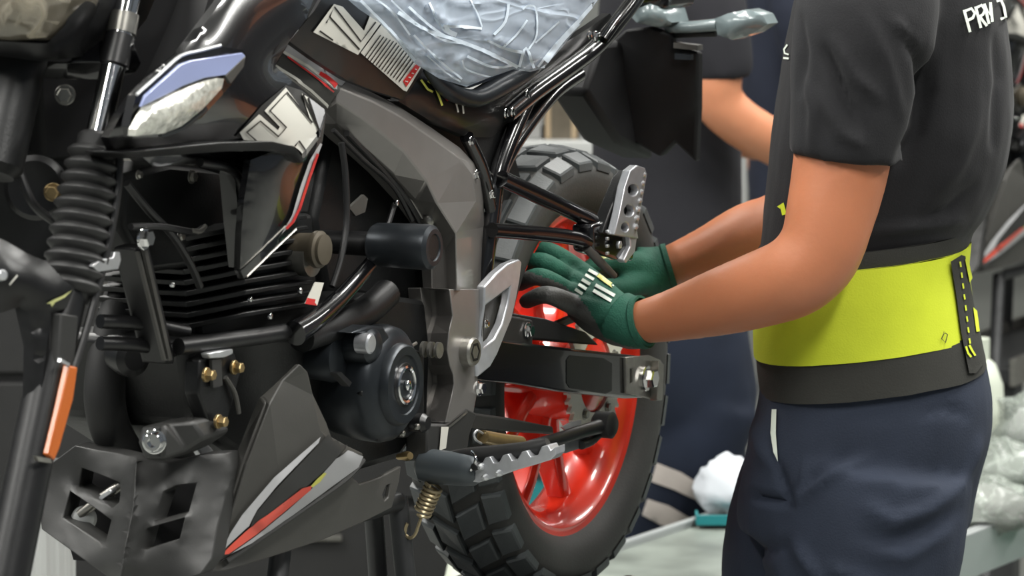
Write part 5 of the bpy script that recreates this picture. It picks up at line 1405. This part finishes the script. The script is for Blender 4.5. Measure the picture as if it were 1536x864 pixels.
def lump(c, rx, ry, rz, seed, amp=.25, fr=1.6, n=22, m=14):
    """crumpled bundle resting on z = c.z"""
    v, f = [], []
    for i in range(m + 1):
        t = math.pi * i / m
        for k in range(n):
            a = 2 * math.pi * k / n
            d = V((math.sin(t) * math.cos(a), math.sin(t) * math.sin(a), math.cos(t)))
            r = 1 + amp * noise.noise(d * fr + V((seed, seed * 2, 3))) + amp * .6 * noise.noise(d * fr * 3 + V((seed, 1, 3)))
            p = V((d.x * rx * r, d.y * ry * r, d.z * rz * r + rz))
            p.z = max(p.z, 0)
            v.append(c + p)
    for i in range(m):
        for k in range(n): f.append((i * n + k, i * n + (k + 1) % n, (i + 1) * n + (k + 1) % n, (i + 1) * n + k))
    return v, f
def on_table(px, py): return AZ(px, py, zt)
b_ = on_table(1082, 786)
tag(obj('paper_bundle', lump(b_ + V((.02, .06, 0)), .065, .06, .055, 3, .3, 2.2), 'paper_white', None, sharp=80), 'crumpled white paper bundle lying on the carriage table', 'paper')
tag(obj('plastic_tray', join(g_box(b_ + V((0, -.03, .010)), .09, .05, .006), g_box(b_ + V((0, -.055, .017)), .09, .004, .018), g_box(b_ + V((-.045, -.03, .017)), .004, .05, .018)), 'teal_plastic', None, smooth=False, bevel=.001), 'flat teal plastic tray under the white paper bundle', 'tray')
for k, (px_, py_, r, h, lb_) in enumerate([(1475, 800, .10, .10, 'low wrapped parts bundle nearest the rail of the carriage table'), (1505, 742, .10, .10, 'wrapped parts bundle in the middle of the carriage table'), (1570, 716, .10, .17, 'tall wrapped parts bundle at the far end of the carriage table')]):
    c = on_table(px_, py_)
    bg = thing('wrapped_bundle', lb_, 'bundle', c, 'film-wrapped bundles on the carriage table')
    obj('contents', lump(c, r * .86, r * .8, h * .42, 5 + k, .2, 1.4), ['cardboard_grey', 'table_steel', 'post_grey'][k], bg, sharp=80)
    obj('wrapping', lump(c, r, r * .95, h * .5, 9 + k, .3, 2.4), 'bag_film', bg, sharp=80)
c = on_table(1468, 700)
lathe_o = obj('white_canister', g_lathe(V((c.x, c.y, zt)), V((0, 0, 1)), [(0, .05), (.01, .055), (.16, .045), (.2, .03), (.21, .018), (.25, .018)], 24), 'white_plastic', None)
tag(lathe_o, 'white plastic canister with narrow neck standing on the carriage table', 'canister')
c = AZ(1533, 846, .28)
gbx = thing('parts_crate', 'green plastic crate on the floor beside the carriage table', 'crate', V((c.x + .40, c.y - .30, 0)))
gc_ = V((c.x + .40, c.y - .30, 0))
obj('crate_wall', g_box(gc_ + V((-.2, 0, .17)), .02, .5, .30), 'green_plastic', gbx, smooth=False, bevel=.003)
obj('crate_wall', g_box(gc_ + V((.2, 0, .17)), .02, .5, .30), 'green_plastic', gbx, smooth=False, bevel=.003)
obj('crate_wall', g_box(gc_ + V((0, -.24, .17)), .38, .02, .30), 'green_plastic', gbx, smooth=False, bevel=.003)
obj('crate_wall', g_box(gc_ + V((0, .24, .17)), .38, .02, .30), 'green_plastic', gbx, smooth=False, bevel=.003)
obj('crate_floor', g_box(gc_ + V((0, 0, .015)), .42, .5, .03), 'green_plastic', gbx, smooth=False, bevel=.003)

# shelf with cartons behind the tail
YS = 9.6
sx0, sx1 = A(700, 200, YS).x, A(1120, 200, YS).x
shf = thing('storage_shelf', 'steel storage shelf with cartons against the far side of the hall', 'shelf', V(((sx0 + sx1) / 2, YS + .25, 0)))
zs = [A(800, y, YS).z for y in (560, 222, -60)]
for z in zs: obj('shelf_board', g_box(((sx0 + sx1) / 2, YS + .25, z), sx1 - sx0, .5, .03), 'post_grey', shf, smooth=False, bevel=.002)
for x in (sx0 + .02, sx1 - .02):
    for y in (YS + .02, YS + .48): obj('post', g_box((x, y, 1.05), .04, .04, 2.1), 'post_grey', shf, smooth=False, bevel=.002)
def carton(x0, x1, z0, h, y, m, label, dep=.36):
    t = thing('carton', label, 'box', V(((x0 + x1) / 2, y, z0)), 'cartons on the storage shelf')
    cx = (x0 + x1) / 2
    obj('box_body', g_box((cx, y + dep / 2, z0 + h / 2), x1 - x0, dep, h), m, t, smooth=False, bevel=.004)
    obj('packing_tape', g_box((cx, y + dep / 2, z0 + h / 2), .05, dep + .003, h + .003), 'beige_metal', t, smooth=False)
z1 = zs[1] + .016
X_ = lambda px: A(px, 200, YS).x
carton(X_(735), X_(812), z1, .17, YS + .06, 'cardboard_grey', 'grey carton on the shelf board, left of the beige cartons')
carton(X_(818), X_(866), z1, .13, YS + .06, 'cardboard', 'smaller beige carton on the shelf board beside the grey bag-covered one')
carton(X_(870), X_(990), z1, .22, YS + .06, 'cardboard_grey', 'tall wide grey carton on the shelf board behind the plate carrier')
carton(X_(760), X_(900), zs[0] + .016, .3, YS + .06, 'cardboard', 'large beige carton on the low shelf board')
carton(X_(930), X_(1080), zs[0] + .016, .34, YS + .06, 'cardboard_grey', 'large grey carton on the low shelf board')

# guard post and canister seen past the belly pan
pp_ = A(78, 800, 6.2)
gp = thing('guard_post', 'light grey ribbed steel guard post standing behind the belly pan', 'post', V((pp_.x, 6.2, 0)))
ring = []
for k in range(48):
    a = 2 * math.pi * k / 48; r = .034 + (.003 if (k // 3) % 2 else 0)
    ring.append((r * math.cos(a), r * math.sin(a)))
pz = A(78, 700, 6.2).z
obj('post_tube', g_rings([[V((pp_.x + x, 6.2 + y, z)) for x, y in ring] for z in (.01, pz)]), 'post_grey', gp, smooth=False)
obj('base_plate', g_box((pp_.x, 6.2, .006), .16, .16, .012), 'post_grey', gp, smooth=False, bevel=.002)
c = A(692, 864, 6.6)
tag(obj('white_cone', g_lathe(V((c.x, 6.6, 0)), V((0, 0, 1)), [(0, .16), (.02, .16), (.02, .12), (A(692, 826, 6.6).z - .01, .02), (A(692, 826, 6.6).z, .012)], 28), 'white_plastic', None), 'white plastic cone standing on the floor behind the knobbly tyre', 'cone')
cx = A(500, 830, 8.2)
cab = thing('tool_cabinet', 'dark steel tool cabinet standing far behind the belly pan', 'cabinet', V((A(330, 600, 8.2).x, 8.2, 0)))
ccx = A(330, 600, 8.2).x
obj('cabinet_body', g_box((ccx, 8.45, .55), 1.05, .5, 1.1), 'matte_black', cab, smooth=False, bevel=.004)
for k in range(4):
    dw = obj('drawer', g_box((ccx, 8.19, .16 + .26 * k), .98, .02, .24), 'matte_black', cab, smooth=False, bevel=.004)
    obj('handle', g_tube([V((ccx - .25, 8.165, .22 + .26 * k)), V((ccx + .25, 8.165, .22 + .26 * k))], .008, 8), 'steel', dw)

# the next motorcycle on the line is the same model
m2 = copy_tree(moto)
m2['label'] = 'second motorcycle of the same model, on the line behind the worker with the yellow belt'
LOW2 = .10
sh = V((A(1520, 440, 8.3).x, 8.3, 0)) - (B2W @ P(440, 690, .14)); sh.z = 0
m2.location = BASE + sh - V((0, 0, LOW2))
for k, o in ((0, moto), (1, m2)): o['group'] = 'motorcycles on the assembly line'
t2 = copy_tree(trk); t2.location = trk.location + sh; t2.scale.z = (hB - LOW2) / hB
t2['label'] = 'narrow steel track carrying the second motorcycle behind the worker'
s2 = copy_tree(std); s2.location = std.location + sh; s2.scale.z = (hB - LOW2) / hB
s2['label'] = 'black tubular stand under the second motorcycle behind the worker'
c = A(818, 740, 7.1)
drm = thing('plastic_drum', 'tall teal plastic drum standing behind the red wheel spokes', 'drum', V((c.x, 7.1, 0)))
dz = A(818, 692, 7.1).z
obj('drum_body', g_lathe(V((c.x, 7.1, 0)), V((0, 0, 1)), [(0, .05), (.01, .056), (dz * .3, .058), (dz * .32, .061), (dz * .35, .058), (dz * .65, .058), (dz * .67, .061), (dz * .7, .058), (dz - .02, .056)], 28), 'teal_plastic', drm)
obj('drum_lid', g_lathe(V((c.x, 7.1, dz - .022)), V((0, 0, 1)), [(0, .060), (.016, .060), (.022, .052)], 28), 'stand_steel', drm)
